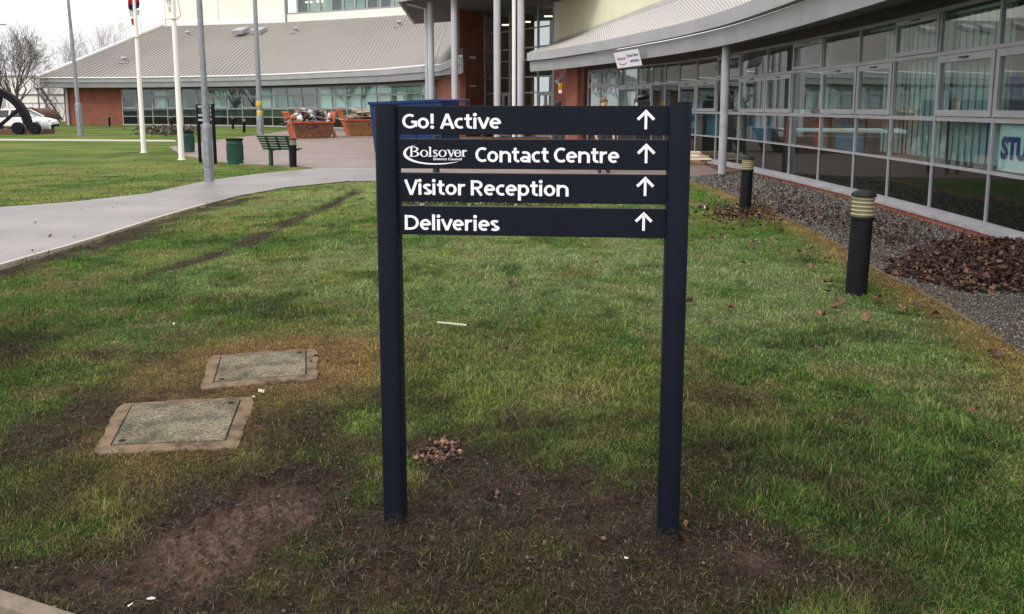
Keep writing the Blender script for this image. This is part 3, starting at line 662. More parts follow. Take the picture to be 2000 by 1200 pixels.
for i in (9, 10, 12, 13, 15, 16, 8, 11):
    A, B = MP[i], MP[i+1]; L = float(np.linalg.norm(B-A)); mb = MB()
    mb.fbox(A, B, .05, L-.05, 1.40, 1.44, -.75, -.10); mb.fbox(A, B, .1, .14, .08, 1.4, -.7, -.66); mb.build("room_shelf", "interior_floor", rw, True)
    mb = MB(); mb.fbox(A, B, .2, .2+L*.35, 1.441, 1.50+random.random()*.05, -.4, -.13); mb.fbox(A, B, L*.6, L*.8, 1.441, 1.55, -.45, -.3); mb.build("room_papers", "timber_white", rw, True)
for i in (14, 15, 13, 1, 2, 0):   # vertical blinds
    A, B = MP[i], MP[i+1]; L = float(np.linalg.norm(B-A)); bl = MB().fbox(A, B, .03, L-.03, 2.86, 2.90, -.22, -.16).build("blind", "interior_wall", rw, True)
    nsl = int(L/.095)
    for k in range(nsl):
        u0 = .04 + (L-.08)*k/nsl
        if i == 13 and k < nsl*.4: continue
        MB().fbox(A, B, u0+.010, u0+.082, .86, 2.855, -.20-.012*(k % 2), -.195-.012*(k % 2)).build("blind_slat", "blind_fabric", bl, True)
# eaves
EAVE_R = smooth([(.73, 34.5), (1.7, 32.5), (3.15, 28.0), (3.87, 25.2), (4.42, 22.8), (4.88, 19.7), (5.02, 16.5), (5.02, 13.75), (4.93, 11.05), (4.65, 8), (4.2, 5)], 5)
UP_R = smooth([(2.2, 42.3), (3.6, 34), (5.0, 24.6), (6.3, 17.5), (6.9, 12), (6.6, 5)], 8)
def band(poly, z0, z1, th, name, m, parent, npan, top_in=0.0, gap=.004):
    P = resample(poly, npan*4+1)
    for k in range(npan):
        q = P[k*4:k*4+5]; mb = MB(); t = np.gradient(q, axis=0); t /= np.linalg.norm(t, axis=1)[:, None]; nrm = np.c_[t[:, 1], -t[:, 0]]
        o0 = q; i0 = q - nrm*th; q2 = q.copy()
        q2[0] += t[0]*gap; q2[-1] -= t[-1]*gap
        for j in range(4):
            a, b, na, nb_ = q2[j], q2[j+1], nrm[j], nrm[j+1]
            mb.hexa([(*a, z0), (*b, z0), (*(b-nb_*th), z0), (*(a-na*th), z0), (*(a+na*top_in), z1), (*(b+nb_*top_in), z1), (*(b-nb_*th), z1), (*(a-na*th), z1)])
        mb.build(name, m, parent, True)
band(EAVE_R, 3.0, 3.39, .05, "fascia_panel", "fascia_grey", rw, 15, .03)
band(EAVE_R + np.c_[np.gradient(EAVE_R, axis=0)[:, 1], -np.gradient(EAVE_R, axis=0)[:, 0]]/np.linalg.norm(np.gradient(EAVE_R, axis=0), axis=1)[:, None]*.15, 3.42, 3.73, .20, "gutter_panel", "gutter_grey", rw, 15, .0)
def ruled(E, U, ze, zu, n_, name, m, parent, nv=6):
    A, B = resample(E, n_), resample(U, n_); V = []; 
    for i in range(n_):
        for j in range(nv+1):
            t = j/nv; V.append((*(A[i]*(1-t)+B[i]*t), ze*(1-t)+zu*t))
    mb = MB(); mb.add(V, [(i*(nv+1)+j, (i+1)*(nv+1)+j, (i+1)*(nv+1)+j+1, i*(nv+1)+j+1) for i in range(n_-1) for j in range(nv)])
    return mb.build(name, m, parent, True)
ruled(EAVE_R, UP_R, 3.735, 4.72, 40, "roof", "right_roof", rw)
mb = MB(); A, B = resample(EAVE_R, 150), resample(UP_R, 150)
for a, b in zip(A, B): mb.bar((*a, 3.755), (*b, 4.74), .05, .04)
o = mb.build("roof_ribs", "right_rib", rw, True); o["kind"] = "stuff"
mb = MB(); W2 = resample(WALL_R + np.array([.3, 0]), 41); E2_ = resample(EAVE_R, 41)
for i in range(40): mb.add([(*E2_[i], 3.03), (*E2_[i+1], 3.03), (*W2[i+1], 3.2), (*W2[i], 3.2)], [(0, 3, 2, 1)])
mb.build("soffit", "soffit_grey", rw, True)
mb = MB()
for a, b in zip(UP_R[:-1], UP_R[1:]): mb.fbox(a, b, 0, np.linalg.norm(b-a), 4.5, 9.5, -.3, 0)
mb.build("upper_wall", "lime_render", rw, True)
mb = MB()
for a, b in zip(UP_R[:-1], UP_R[1:]): mb.fbox(a, b, 0, np.linalg.norm(b-a), 4.70, 4.84, .003, .06)
mb.build("flashing", "right_roof", rw, True)
MB().box((2.17, 42.2, 7), (.25, .3, 4.8)).build("corner_trim", "white_trim", rw, True)
mb = MB(); mb.fbox((2.06, 42.0), (2.93, 32.63), 0, 9.4, 0, 3.9, -.25, 0); mb.build("brick_wall", "red_brick", rw, True, uv=True)
mb = MB(); mb.fbox((2.42, 33.9), (2.80, 32.9), 0, 1.02, 0, 3.1, .12, .3); mb.build("brick_pier", "red_brick", rw, True, uv=True)
dp = at(1115, 190, 33.6); MB().tube([(dp.x+.35, dp.y+.6, 3.3), (dp.x, dp.y, 2.9), (dp.x, dp.y, 0)], .065, 10).build("downpipe", "column_paint", rw, True, True)
c = at(1104, 145, 33.6); MB().tube([c, c+Vector((-.25, -.05, -.25)), c+Vector((-.32, -.1, -.32))], [.07, .09, .11], 10).build("floodlight", "column_paint", rw, True, True)
p = gp(1410, 340); MB().cyl((p.x, p.y, -.1), (p.x, p.y, 3.12), .098, n=24).build("column", "column_worn", rw, True, True)
p2 = Vector((5.55, 9.2, 0)); 
# notices
def plate(name, cs, th, m, label, cat, parent=None, back=Vector((0, 1, 0))):
    loc = sum(cs, Vector())/4; t = thing(name, loc, label, cat) if parent is None else parent
    mb = MB(); mb.hexa([cs[3]+back*th, cs[2]+back*th, cs[1]+back*th, cs[0]+back*th, cs[3], cs[2], cs[1], cs[0]]); mb.build("board", m, t, True); return t
def on_quad(cs, V, x0, x1, z0, z1, lift):
    """2-D shape coordinates to a flat quad given by its four corners tl,tr,br,bl"""
    tl, tr, br, bl = cs; nrm = (tr-tl).cross(bl-tl).normalized()
    if nrm.y > 0: nrm = -nrm
    out = []
    for x, z in V:
        a, b = (x-x0)/(x1-x0), (z1-z)/(z1-z0)
        out.append((tl*(1-a)+tr*a)*(1-b) + (bl*(1-a)+br*a)*b + nrm*lift)
    return out
Ya, Yb = hit_plan(EAVE_R, 1199, 112)[1] - .62, hit_plan(EAVE_R, 1250, 112)[1] - .62
cs = [at(1198.6, 104, Ya), at(1246, 95.5, Yb), at(1254.5, 127.5, Yb), at(1206.5, 134, Ya)]
bn = plate("entrance_banner", cs, .02, "banner_white", "white board lettered Contact Centre entrance hanging askew from the right fascia", "sign")
for body, x0, x1, zb, cap, m_ in (("Contact Centre", .50, .95, .60, .19, "print_blue"), ("entrance", .60, .93, .26, .15, "print_blue"), ("Bolsover", .10, .44, .50, .17, "print_red")):
    V, Fc = fit_text(body, x0, x1, zb, cap, .02); MB().add(on_quad(cs, V, 0, 1, 0, 1, .006), Fc).build("lettering", m_, bn, True)
sw = [(.10+.02*math.cos(t), .5) for t in (0,)]
pts = [(.28-.2*math.cos(t), .42-.22*math.sin(t)) for t in np.linspace(.1, 2.6, 14)]
V = [(x, z+.02*math.sin(math.pi*i/13)) for i, (x, z) in enumerate(pts)] + [(x, z-.03*math.sin(math.pi*i/13)-.004) for i, (x, z) in enumerate(pts)]
MB().add(on_quad(cs, V, 0, 1, 0, 1, .006), [(i, i+1, 15+i, 14+i) for i in range(13)]).build("swoosh", "print_red", bn, True)

# poster and letters in the end windows
A, B = MP[16], MP[17]; Lp = float(np.linalg.norm(B-A))
po = thing("window_poster", (*inside(16, .5, 0), .85), "mint green poster with large blue letters in the end window", "poster")
MB().fbox(A, B, .06, Lp-.04, .83, 1.385, -.07, -.065).build("sheet", "poster_mint", po, True)
tA, nA = (B-A)/Lp, None; nA = np.array([tA[1], -tA[0]])
V, Fc = fit_text("STU", .13, .72, .97, .28, .05)
MB().add([(*(A + tA*x + nA*-.055), z) for x, z in V], Fc).build("lettering", "print_blue", po, True)
V, Fc = fit_text("BA", .32, .85, 1.76, .20, .0)
t2 = thing("window_lettering", (*inside(16, .5, 0), 1.7), "blue letters stuck inside the end casement above the mint poster", "lettering")
MB().add([(*(A + tA*x + nA*-.005), z) for x, z in V], Fc).build("letters", "print_blue", t2, True)

# ================================================================== ENTRANCE
en = thing("entrance_block", (0, 44, 0), "tall glazed entrance with red brick pier and grey columned canopy", "building")
def brickwall(A, B, z0, z1, th=.3):
    mb = MB(); mb.fbox(A, B, 0, float(np.linalg.norm(np.array(B)-np.array(A))), z0, z1, -th, 0); return mb.build("brick_wall", "red_brick", en, True, uv=True)
brickwall((-2.75, 45.5), (-1.58, 48.0), 0, 6.7); brickwall((-4.9, 54.3), (-2.753, 45.503), 0, 3.9)
MB().box((-2.86, 45.7, 5.4), (.16, .2, 2.7)).build("corner_trim", "white_trim", en, True)
for px, py, wd, hh in ((923, 113, 12, 5), (923, 168.5, 13, 3)):
    c = at(px, py, 46.3); MB().box(c, (wd*46.3/1650, .12, hh*46.3/1650)).build("wall_light", "column_paint", en, True, bevel=.02)
GA, GB = np.array((-1.55, 48.0)), np.array((2.03, 42.25)); GL = float(np.linalg.norm(GB-GA))
zr = [0, 1.15, 2.32, 3.12, 4.0, 4.6, 5.55, 6.9]; nm = 5; mb = MB()
for k in range(nm+1): mb.fbox(GA, GB, GL*k/nm-.04, GL*k/nm+.04, 0, 6.9, -.08, .04)
for z in zr[1:]: mb.fbox(GA, GB, 0, GL, z-.035, z+.035, -.08, .03)
gw = mb.build("glazing_frame", "aluminium_frame", en, True)
for k in range(nm):
    for j in range(len(zr)-1):
        if k in (1, 4) and j < 2: continue
        pane("pane", GA, GB, GL*k/nm+.041, GL*(k+1)/nm-.041, zr[j]+.036, zr[j+1]-.036, "entrance_glass", gw)
for k in (1, 4):  # doors
    for s in (0, 1):
        u0 = GL*k/nm + .05 + s*(GL/nm-.1)/2; u1 = u0 + (GL/nm-.1)/2 - .01; mb = MB()
        for a in ((u0, u0+.07, .02, 2.28), (u1-.07, u1, .02, 2.28), (u0+.07, u1-.07, .02, .14), (u0+.07, u1-.07, 2.16, 2.28)): mb.fbox(GA, GB, *a, -.04, .035)
        dr = mb.build("door", "aluminium_frame", en, True); pane("pane", GA, GB, u0+.07, u1-.07, .14, 2.16, "entrance_glass", dr, -.01)
        uh = u1-.035 if s == 0 else u0+.035
        MB().fbox(GA, GB, uh-.025, uh+.025, .7, 1.7, .06, .10).build("handle", "sill_grey", dr, True)
bk = MB(); bk.fbox(GA+np.array([2.2, 3.4]), GB+np.array([2.2, 3.4]), -1, GL+2, 0, 6.9, -.1, 0); q0_, q1_ = GA+np.array([2.2, 3.4]), GB+np.array([2.2, 3.4]); tt_ = (q1_-q0_)/GL
bk.fbox(q0_-tt_*1.0, GA+np.array([-.3, .2]), 0, np.linalg.norm(q0_-tt_-GA-np.array([-.3, .2])), 0, 6.9, -.1, 0); bk.fbox(GB+np.array([.15, .1]), q1_+tt_*1.0, 0, np.linalg.norm(q1_+tt_-GB-np.array([.15, .1])), 0, 6.9, -.1, 0)
bk.build("lobby_wall", "interior_wall", en, True)
MB().prism([tuple(p) for p in (GA+np.array([-.3, .2]), GB+np.array([.2, .1]), q1_+tt_, q0_-tt_)], 6.9, 6.95).build("lobby_ceiling", "interior_ceiling", en, True)
bk = MB(); bk.fbox(GA, GB, 0, GL, -.02, .01, -4, -.1); bk.build("lobby_floor", "interior_floor", en, True)
for u, z in ((1.2, 6.1), (3.2, 6.1), (5.4, 6.2), (6.3, 5.95)):
    q = GA + (GB-GA)/GL*u; MB().box((q[0]+.6, q[1]+1.1, z), (.5, .18, .06)).build("lit_lamp", "ceiling_lamp_glow", en, True)
can = [(-5.4, 42), (-2.6, 38.6), (.4, 35.6), (3.2, 34.2), (3.6, 44), (-1.2, 50), (-5.9, 53)]
MB().prism(can, 6.62, 6.66).build("canopy_soffit", "soffit_grey", en, True)
mb = MB(); C = np.array(can)
for a, b in ((0, 1), (1, 2), (2, 3), (6, 0)): mb.fbox(C[a], C[b], -.05, np.linalg.norm(C[b]-C[a])+.05, 6.60, 7.0, -.02, .12)
mb.build("canopy_fascia", "sill_grey", en, True)
MB().prism(can, 6.97, 7.05).build("canopy_roof", "fascia_grey", en, True)
for px, Y, rr in ((842, 42.0, .155), (888, 39.6, .155), (971, 36.6, .15), (1017, 36.0, .148)):
    q = at(px, 120, Y); MB().cyl((q.x, q.y, 0), (q.x, q.y, 6.62), rr, n=20).build("column", "column_paint", en, True, True)
for px, Y in ((833, 42.1), (1004, 36.1)):
    q = at(px, 120, Y); MB().tube([(q.x-.9 if px == 833 else q.x, q.y, 6.55), (q.x, q.y, 6.3), (q.x, q.y, 0)], .085, 10).build("downpipe", "column_paint" if px == 833 else "white_trim", en, True, True)

# ================================================================== LEFT WING
lw = thing("gallery_wing", (-20, 69, 0), "low wing with broad ribbed grey roof and continuous windows on the left", "building")
EAVE_L = smooth([(-40.7, 73.9), (-34.4, 74.2), (-27, 71.6), (-20, 68), (-12.6, 61.4), (-8.8, 57.6), (-5.4, 52.4)], 6)
EAVE_L2 = np.vstack([EAVE_L, [(-4.25, 51.6), (-2.5, 42.6)]])
UP_L = np.array([(-36.0, 89.4), (-22.2, 85.4), (-13.5, 81), (-5.5, 76.3), (-2.9, 60.0), (-2.6, 46)])
WALL_L = EAVE_L + np.array([.35, 1.25]); WALL_L = np.vstack([WALL_L, [(-4.6, 53.4)]])
brk_end = hit_plan(WALL_L, 240, 235); cor = hit_plan(WALL_L, 128, 235)
pt = [cor, brk_end]
mb = MB(); mb.fbox(cor, brk_end, 0, float(np.linalg.norm(brk_end-cor)), 0, 3.6, -.3, 0); mb.build("brick_wall", "red_brick", lw, True, uv=True)
mb = MB(); mb.fbox(cor+np.array([2.4, 9.0]), cor+np.array([0, .003]), 0, 9.25, 0, 3.6, -.3, 0); mb.build("brick_wall", "red_brick", lw, True, uv=True)
q = hit_plan(WALL_L, 135, 235); MB().cyl((q[0], q[1]-.12, 0), (q[0], q[1]-.12, 3.3), .12, n=10).build("downpipe", "column_paint", lw, True, True)
ml = [240+29.2*k for k in range(22)]; ML = [hit_plan(WALL_L, min(m, 852), 222) for m in ml]
ML = [p for i, p in enumerate(ML) if i == 0 or np.linalg.norm(p-ML[i-1]) > .3]
RAILS_L = [(.0, .10), (.74, .80), (1.40, 1.47), (2.46, 2.53), (3.05, 3.14)]
for i, (A, B) in enumerate(zip(ML[:-1], ML[1:])):
    mb = MB(); L = bay_frame(mb, A, B, RAILS_L, .075); win = mb.build("window", "aluminium_frame", lw, True); a, b = .041, L-.041
    pane("spandrel_pane", A, B, a, b, .10, .74, "spandrel_glass", win); pane("pane", A, B, a, b, .80, 1.40, "far_glass", win)
    if i % 3 != 1:
        mb = MB(); w_ = .09
        for c in ((a, b, 1.48, 1.48+w_), (a, b, 2.45-w_, 2.45), (a, a+w_, 1.48+w_, 2.45-w_), (b-w_, b, 1.48+w_, 2.45-w_)): mb.fbox(A, B, *c, -.05, .05)
        mb.build("casement", "aluminium_frame", win, True); pane("pane", A, B, a+w_, b-w_, 1.48+w_, 2.45-w_, "far_glass", win, .0)
    else: pane("pane", A, B, a, b, 1.47, 2.46, "far_glass", win)
    pane("pane", A, B, a, b, 2.53, 3.05, "far_glass", win)
    MB().fbox(A, B, 0, L-.01, 3.14, 3.5, -.06, 0).build("head_panel", "dark_panel", lw, True)
    MB().fbox(A, B, 0, L-.01, -.05, -.002, -.05, .14).build("sill", "sill_grey", lw, True)
    if i in (2, 6, 9, 13, 14, 15, 16, 17, 18, 19, 20) : MB().fbox(A, B, a, b, 1.5 if i < 15 else 1.2, 2.9, -.35, -.33).build("blind", "pale_blind", win, True)
    elif i in (3, 5, 10): MB().fbox(A, B, a, b, 1.5, 2.6, -.6, -.58).build("blind", "blind_fabric", win, True)
mb = MB(); Bk = WALL_L + np.array([1.5, 4.5])
for a, b in zip(Bk[:-1], Bk[1:]): mb.fbox(a, b, 0, np.linalg.norm(b-a), 0, 3.5, -.1, 0)
mb.build("room_wall", "interior_wall", lw, True)
MB().prism([tuple(p) for p in WALL_L + np.array([.06, .2])] + [tuple(p) for p in Bk[::-1]], .0, .03).build("room_floor", "interior_floor", lw, True)
MB().prism([tuple(p) for p in WALL_L + np.array([.06, .2])] + [tuple(p) for p in Bk[::-1]], 3.3, 3.33).build("room_ceiling", "interior_ceiling", lw, True)
band(EAVE_L2, 3.25, 3.68, .08, "fascia_panel", "fascia_grey", lw, 14, .05, .0); 
nr = np.gradient(EAVE_L2, axis=0); nr /= np.linalg.norm(nr, axis=1)[:, None]; nr = np.c_[nr[:, 1], -nr[:, 0]]
band(EAVE_L2 + nr*.12, 3.685, 4.07, .2, "gutter_panel", "gutter_grey", lw, 14, 0, .0)
mb = MB(); Es = resample(EAVE_L2, 40); Ws = resample(WALL_L, 40)
for i in range(39): mb.add([(*Es[i], 3.28), (*Es[i+1], 3.28), (*Ws[i+1], 3.45), (*Ws[i], 3.45)], [(0, 3, 2, 1)])
mb.build("soffit", "soffit_grey", lw, True)
# close the gable end
MB().fbox(EAVE_L2[0]+np.array([4.0, 14]), EAVE_L2[0]+np.array([0, .0]), 0, 14.5, 3.25, 4.07, -.1, 0).build("verge_board", "fascia_grey", lw, True)
UP_M = UP_L[:4]; EAVE_N = EAVE_L2[-3:]; UP_N = np.array([(-5.5, 76.3), (-5.1, 75.2), (-4.3, 74.0)])
ruled(EAVE_L, UP_M, 4.08, 9.83, 60, "roof", "left_roof", lw); ruled(EAVE_N, UP_N, 4.08, 9.83, 16, "roof", "left_roof", lw)
mb = MB(); A, B = np.vstack([resample(EAVE_L, 92), resample(EAVE_N, 16)[1:]]), np.vstack([resample(UP_M, 92), resample(UP_N, 16)[1:]])
for a, b in zip(A, B): mb.bar((*a, 4.105), (*b, 9.855), .16, .045)
o = mb.build("roof_ribs", "left_rib", lw, True); o["kind"] = "stuff"
mb = MB(); mb.bar((EAVE_L2[0][0]-.1, EAVE_L2[0][1], 4.15), (UP_L[0][0]-.1, UP_L[0][1], 9.95), .35, .25); mb.build("verge_trim", "white_trim", lw, True)
mb = MB(); mb.tube([(p[0]-.1*0, p[1]-.16, 4.08) for p in EAVE_L2], .06, 6); mb.build("eave_trim", "white_trim", lw, True)
for px, py in ((243, 122), (367, 71), (578, 64), (780, 52)):
    k = (232-py)/180; c = at(px, py, 0.1)
    # stand the cowl on the roof plane by marching along the sight line
    u, yy, w_ = ray(px, py); Aa, Ba = resample(EAVE_L, 300), resample(UP_M, 300); best = None
    for kk in np.linspace(52, 90, 800):
        X, Yq, Z = u/yy*kk, kk, EYE + w_/yy*kk
        v = (Z-4.08)/(9.83-4.08)
        if not 0 <= v <= 1: continue
        line = Aa*(1-v)+Ba*v; dd = np.hypot(line[:, 0]-X, line[:, 1]-Yq).min()
        if best is None or dd < best[0]: best = (dd, X, Yq, Z)
    _, X, Yq, Z = best
    rv = MB(); rv.cyl((X, Yq, Z-.1), (X, Yq, Z+.35), .12, n=10); rv.lathe([(.28, .3), (.30, .36), (.12, .52)], 10, (X, Yq, Z)); rv.box((X, Yq, Z-.02), (.9, .7, .12)); rv.build("roof_vent", "sill_grey", lw, True, True)
for px, py in ((470, 60), (505, 60), (681, 49), (710, 48)):
    c = at(px, py, 82.5); M_ = Euler((R(20), 0, R(-16))).to_matrix()
    mb = MB(); mb.box(c, (1.15, 1.3, .35), M_); mb.build("rooflight", "sill_grey", lw, True)
# upper storey
us = thing("upper_storey", (-18, 84, 9.5), "cream rendered upper storey with a ribbon of grey windows above ribbed roof", "building")
U0, U1, U2, U3 = (np.array(p) for p in ((-36.0, 89.4), (-22.2, 85.4), (-13.5, 81), (-5.5, 76.3)))
Ul = np.array((-31, 101))
for a, b in ((Ul, U0), (U0, U1)):
    mb = MB(); mb.fbox(a, b, .0, np.linalg.norm(b-a)-.003, 9.5, 15, -.3, 0); mb.build("wall", "cream_render", us, True)
    n_ = 4; Lq = float(np.linalg.norm(b-a))
mb = MB(); mb.fbox(U0, U1, .05, np.linalg.norm(U1-U0), 9.6, 10.3, .005, .10); mb.build("base_band", "white_trim", us, True)
for k in (2, ):
    MB().fbox(U0, U1, 6.6, 6.64, 10.31, 15, .002, .01).build("render_joint", "fascia_grey", us, True)
MB().fbox(U0, U1, np.linalg.norm(U1-U0)-.12, np.linalg.norm(U1-U0)+.02, 9.6, 15, -.02, .14).build("downpipe", "galvanised", us, True)
for a, b in ((U1, U2), (U2, U3), (U3, np.array((-2.9, 60)))):
    Lq = float(np.linalg.norm(b-a)); mb = MB(); mb.fbox(a, b, .003, Lq, 9.5, 10.62, -.3, 0); mb.fbox(a, b, .003, Lq, 12.9, 15, -.3, 0); mb.build("wall", "cream_render", us, True)
    nb = max(2, round(Lq/1.45))
    for k in range(nb):
        u0, u1 = Lq*k/nb, Lq*(k+1)/nb; mb = MB(); w_ = .10
        for c in ((u0, u1, 10.62, 10.72), (u0, u1, 12.8, 12.9), (u0, u0+w_, 10.72, 12.8), (u1-w_, u1, 10.72, 12.8)): mb.fbox(a, b, *c, -.1, .04)
        win = mb.build("window", "aluminium_frame", us, True); MB().fbox(a, b, u0+w_, u1-w_, 10.72, 12.8, -.05, -.04).build("pane", "far_glass", win, True)
        MB().fbox(a, b, u0, u1, 10.5, 13.0, -1.6, -1.5).build("blind", "interior_floor" if k % 3 == 0 else "interior_wall", win, True)
        if k in (1, 2): MB().fbox(a, b, u0+.4, u0+1.0, 11.7, 11.8, -1.0, -.7).build("lit_lamp", "ceiling_lamp_glow", win, True)
# wall notices
for px, py, w_, h_, Y, lab in ((162.5, 183.5, 7, 11, 73.2, "small yellow warning notice on the left wing's brick end wall"), (1094, 173, 6.5, 20, 33.0, "narrow yellow and white warning notice on the brick by entrance doors")):
    Y = hit_plan(WALL_L, px, py)[1]-.08 if px < 500 else Y
    cs = [at(px-w_/2, py-h_/2, Y), at(px+w_/2, py-h_/2, Y), at(px+w_/2, py+h_/2, Y), at(px-w_/2, py+h_/2, Y)]
    t = plate("warning_notice", cs, .02, "sign_yellow", lab, "sign")
    V, Fc = [(.3, .78), (.7, .78), (.5, .95)], [(0, 1, 2)]; MB().add(on_quad(cs, V, 0, 1, 0, 1, .01), Fc).build("symbol", "print_black", t, True)
    mb = MB()
    for z in (.62, .52, .42): mb.add(on_quad(cs, [(.15, z), (.85, z), (.85, z+.05), (.15, z+.05)], 0, 1, 0, 1, .01), [(0, 1, 2, 3)])
    mb.build("print_lines", "print_black", t, True)
    MB().add(on_quad(cs, [(.05, .05), (.95, .05), (.95, .3), (.05, .3)], 0, 1, 0, 1, .01), [(0, 1, 2, 3)]).build("panel", "white_vinyl", t, True)

# ================================================================== THE DIRECTION SIGN
PLb, PRb = gp(772, 1018), gp(1304, 1046)
SX = (PRb - PLb).normalized(); SN = Vector((SX.y, -SX.x, 0))           # along the boards / out of the boards
def on_sign(px, py, d=0.0):
    """metres along the sign from the left post and height, for an image point on its face"""
    u, y, w = ray(px, py); o = PLb + SN*d; k = (o - Vector((0, 0, 0))).dot(SN) / (Vector((u, y, 0)).dot(SN))
    p = Vector((u*k, y*k, EYE + w*k)); return (p-PLb).dot(SX), p.z
def post_section(w, dth, n=7):
    """half-round front, flat back"""
    P = []
    for k in range(n+1):
        t = math.pi*k/n; P.append((-w/2*math.cos(t)*1.0, -dth*.25 - dth*.25*math.sin(t)*1.0))
    return P + [(w/2, dth/2), (-w/2, dth/2)]
def make_sign(label, full=True, group=None):
    ang = math.atan2(SX.y, SX.x)
    t = thing("direction_sign", PLb, label, "sign", group, ang); W = (PRb-PLb).length
    for x in (0, W):
        sec = post_section(.079, .085); mb = MB(); mb.prism([(x+a, b) for a, b in sec], -.25, 1.603 if x == 0 else 1.613)
        mb.build("post", "navy_post", t, smooth_=True)
        MB().box((x, .0, (1.603 if x == 0 else 1.613)+.002), (.07, .07, .004)).build("post_cap", "navy_paint", t)
    q = lambda px, py: on_sign(px, py, .012)
    boards = [(207, 263.5), (272.5, 331), (339.5, 396.5), (405, 461.5)]
    arrows = [(1262, 214, 253), (1262.5, 280, 319), (1260.5, 345, 383), (1257.5, 414, 451)]
    texts = [[("Go! Active", 786, 979, 251.5, 29)], [("Contact Centre", 928.5, 1209.5, 317, 29.5)], [("Visitor Reception", 790, 1110.5, 380.5, 29.5)], [("Deliveries", 791, 976, 449, 29)]]
    for i, (y0, y1) in enumerate(boards):
        z1, z0 = q(1000, y0)[1], q(1000, y1)[1]
        bd = MB().box((W/2, 0, (z0+z1)/2), (W-.07, .024, z1-z0)).build("board", "navy_paint", t, bevel=.0015)
        F_ = -.0122
        def put(V, Fc, name):
            MB().add([(a, F_-.0016, b) for a, b in V], Fc).build(name, "white_vinyl", bd)
        for body, x0, x1, yb, cap in texts[i]:
            a0, zb = q(x0, yb); a1, _ = q(x1, yb); zc = q(x0, yb-cap)[1]
            V, Fc = sign_text(body, a0, a1, zb, zc-zb)
            MB().add([(a, F_-.0012-.00004*l_, b) for a, b, l_ in V], Fc).build("lettering", "white_vinyl", bd)
        xa, ya0, ya1 = arrows[i]; (ax, az1), (_, az0) = q(xa, ya0), q(xa, ya1); s = az1-az0
        tw = .066*s; rr = .46*s; e = .102*s
        mb = [(ax-tw, az0), (ax+tw, az0), (ax+tw, az1-.14*s), (ax-tw, az1-.14*s)]
        put(mb, [(0, 1, 2, 3)], "arrow_shaft")
        put([(ax, az1), (ax-rr, az1-rr), (ax-rr+e, az1-rr-e), (ax, az1-2*e), (ax+rr-e, az1-rr-e), (ax+rr, az1-rr)], [(0, 1, 2, 3), (0, 3, 4, 5)], "arrow_head")
        if i == 1 and full:
            u_ = q(801, 300)[0]-q(800, 300)[0]; P = lambda x, y: q(x, y)
            sw = [(812.4, 283.6, .1), (803, 286.3, 1.4), (795.5, 290.6, 3.4), (791.3, 296, 5.2), (790.8, 301.5, 5.6), (794.5, 307.3, 5.2), (803.5, 312.8, 4.2), (818, 317.4, 3.2), (838, 320.2, 2.7), (860, 320.4, 2.3), (880, 318.6, 1.5), (897, 315.6, .15)]
            S = smooth(sw, 5); tg = np.gradient(S[:, :2], axis=0); tg /= np.linalg.norm(tg, axis=1)[:, None]; nn = np.c_[-tg[:, 1], tg[:, 0]]*S[:, 2:3]/2
            V = [P(*p) for p in S[:, :2]+nn] + [P(*p) for p in S[:, :2]-nn]; m_ = len(S)
            put(V, [(j, j+1, m_+j+1, m_+j) for j in range(m_-1)], "emblem_swoosh")
            # serif word: rings, stems and serifs
            V, Fc = [], []
            def poly(pp):
                o = len(V); V.extend(P(*p) for p in pp); Fc.append(tuple(range(o, o+len(pp))))
            def rect(x0, y0, x1, y1): poly([(x0, y0), (x1, y0), (x1, y1), (x0, y1)])
            def ring(cx, cy, rx, ry, tx, ty, a0=0, a1=360, sk=0):
                n_ = 26; o = len(V)
                for j in range(n_+1):
                    t_ = R(a0+(a1-a0)*j/n_); c_, s_ = math.cos(t_), math.sin(t_)
                    V.append(P(cx+rx*c_, cy+ry*s_)); V.append(P(cx+(rx-tx)*c_, cy+(ry-ty)*s_))
                for j in range(n_): Fc.append((o+2*j, o+2*j+2, o+2*j+3, o+2*j+1))
            rect(801.8, 287, 805.6, 306.3); rect(799.5, 305.3, 803, 306.35); rect(799.5, 287, 803, 288)
            ring(808, 291.6, 9.5, 4.6, 4.0, 1.2, -90, 90); ring(808, 301, 11.2, 5.3, 4.2, 1.2, -90, 90)
            rect(805, 287, 808.2, 288.2); rect(805, 295.6, 808.2, 296.9); rect(805, 305.1, 808.2, 306.3)
            ring(828.6, 299.9, 7.9, 6.9, 3.3, 1.1); ring(864.5, 299.9, 8.1, 6.9, 3.3, 1.1)
            rect(838.6, 287, 842, 306.3); rect(836.4, 305.2, 844.2, 306.35); poly([(836.5, 288), (838.7, 286.9), (838.7, 288.6)])
            ring(850.6, 296.4, 4.7, 3.5, 2.3, 1.4, -20, -250); ring(850.2, 302.9, 5.2, 3.6, 2.5, 1.4, -120, 160); poly([(847.2, 297.6), (849.5, 296.2), (854.6, 301), (852, 302.4)])
            poly([(874.2, 293.2), (878, 293.2), (882.8, 306.6), (880.2, 306.6)]); poly([(885.6, 293.2), (887.2, 293.2), (882.4, 306.6), (881, 304.4)]); rect(872.2, 293, 879.6, 294); rect(883.6, 293, 889, 294)
            ring(894.3, 299.9, 7.3, 6.9, 3.1, 1.1, 10, 360); rect(888.5, 298.6, 900.6, 299.9)
            rect(903.2, 293.5, 906.4, 306.3); rect(901.2, 305.2, 908.8, 306.35); poly([(901.4, 294.4), (903.4, 293.2), (903.4, 295)]); ring(909, 296.8, 3.4, 3.6, 2, 1.6, 180, 330); rect(909.4, 293.6, 911.9, 296.4)
            put(V, Fc, "emblem_word")
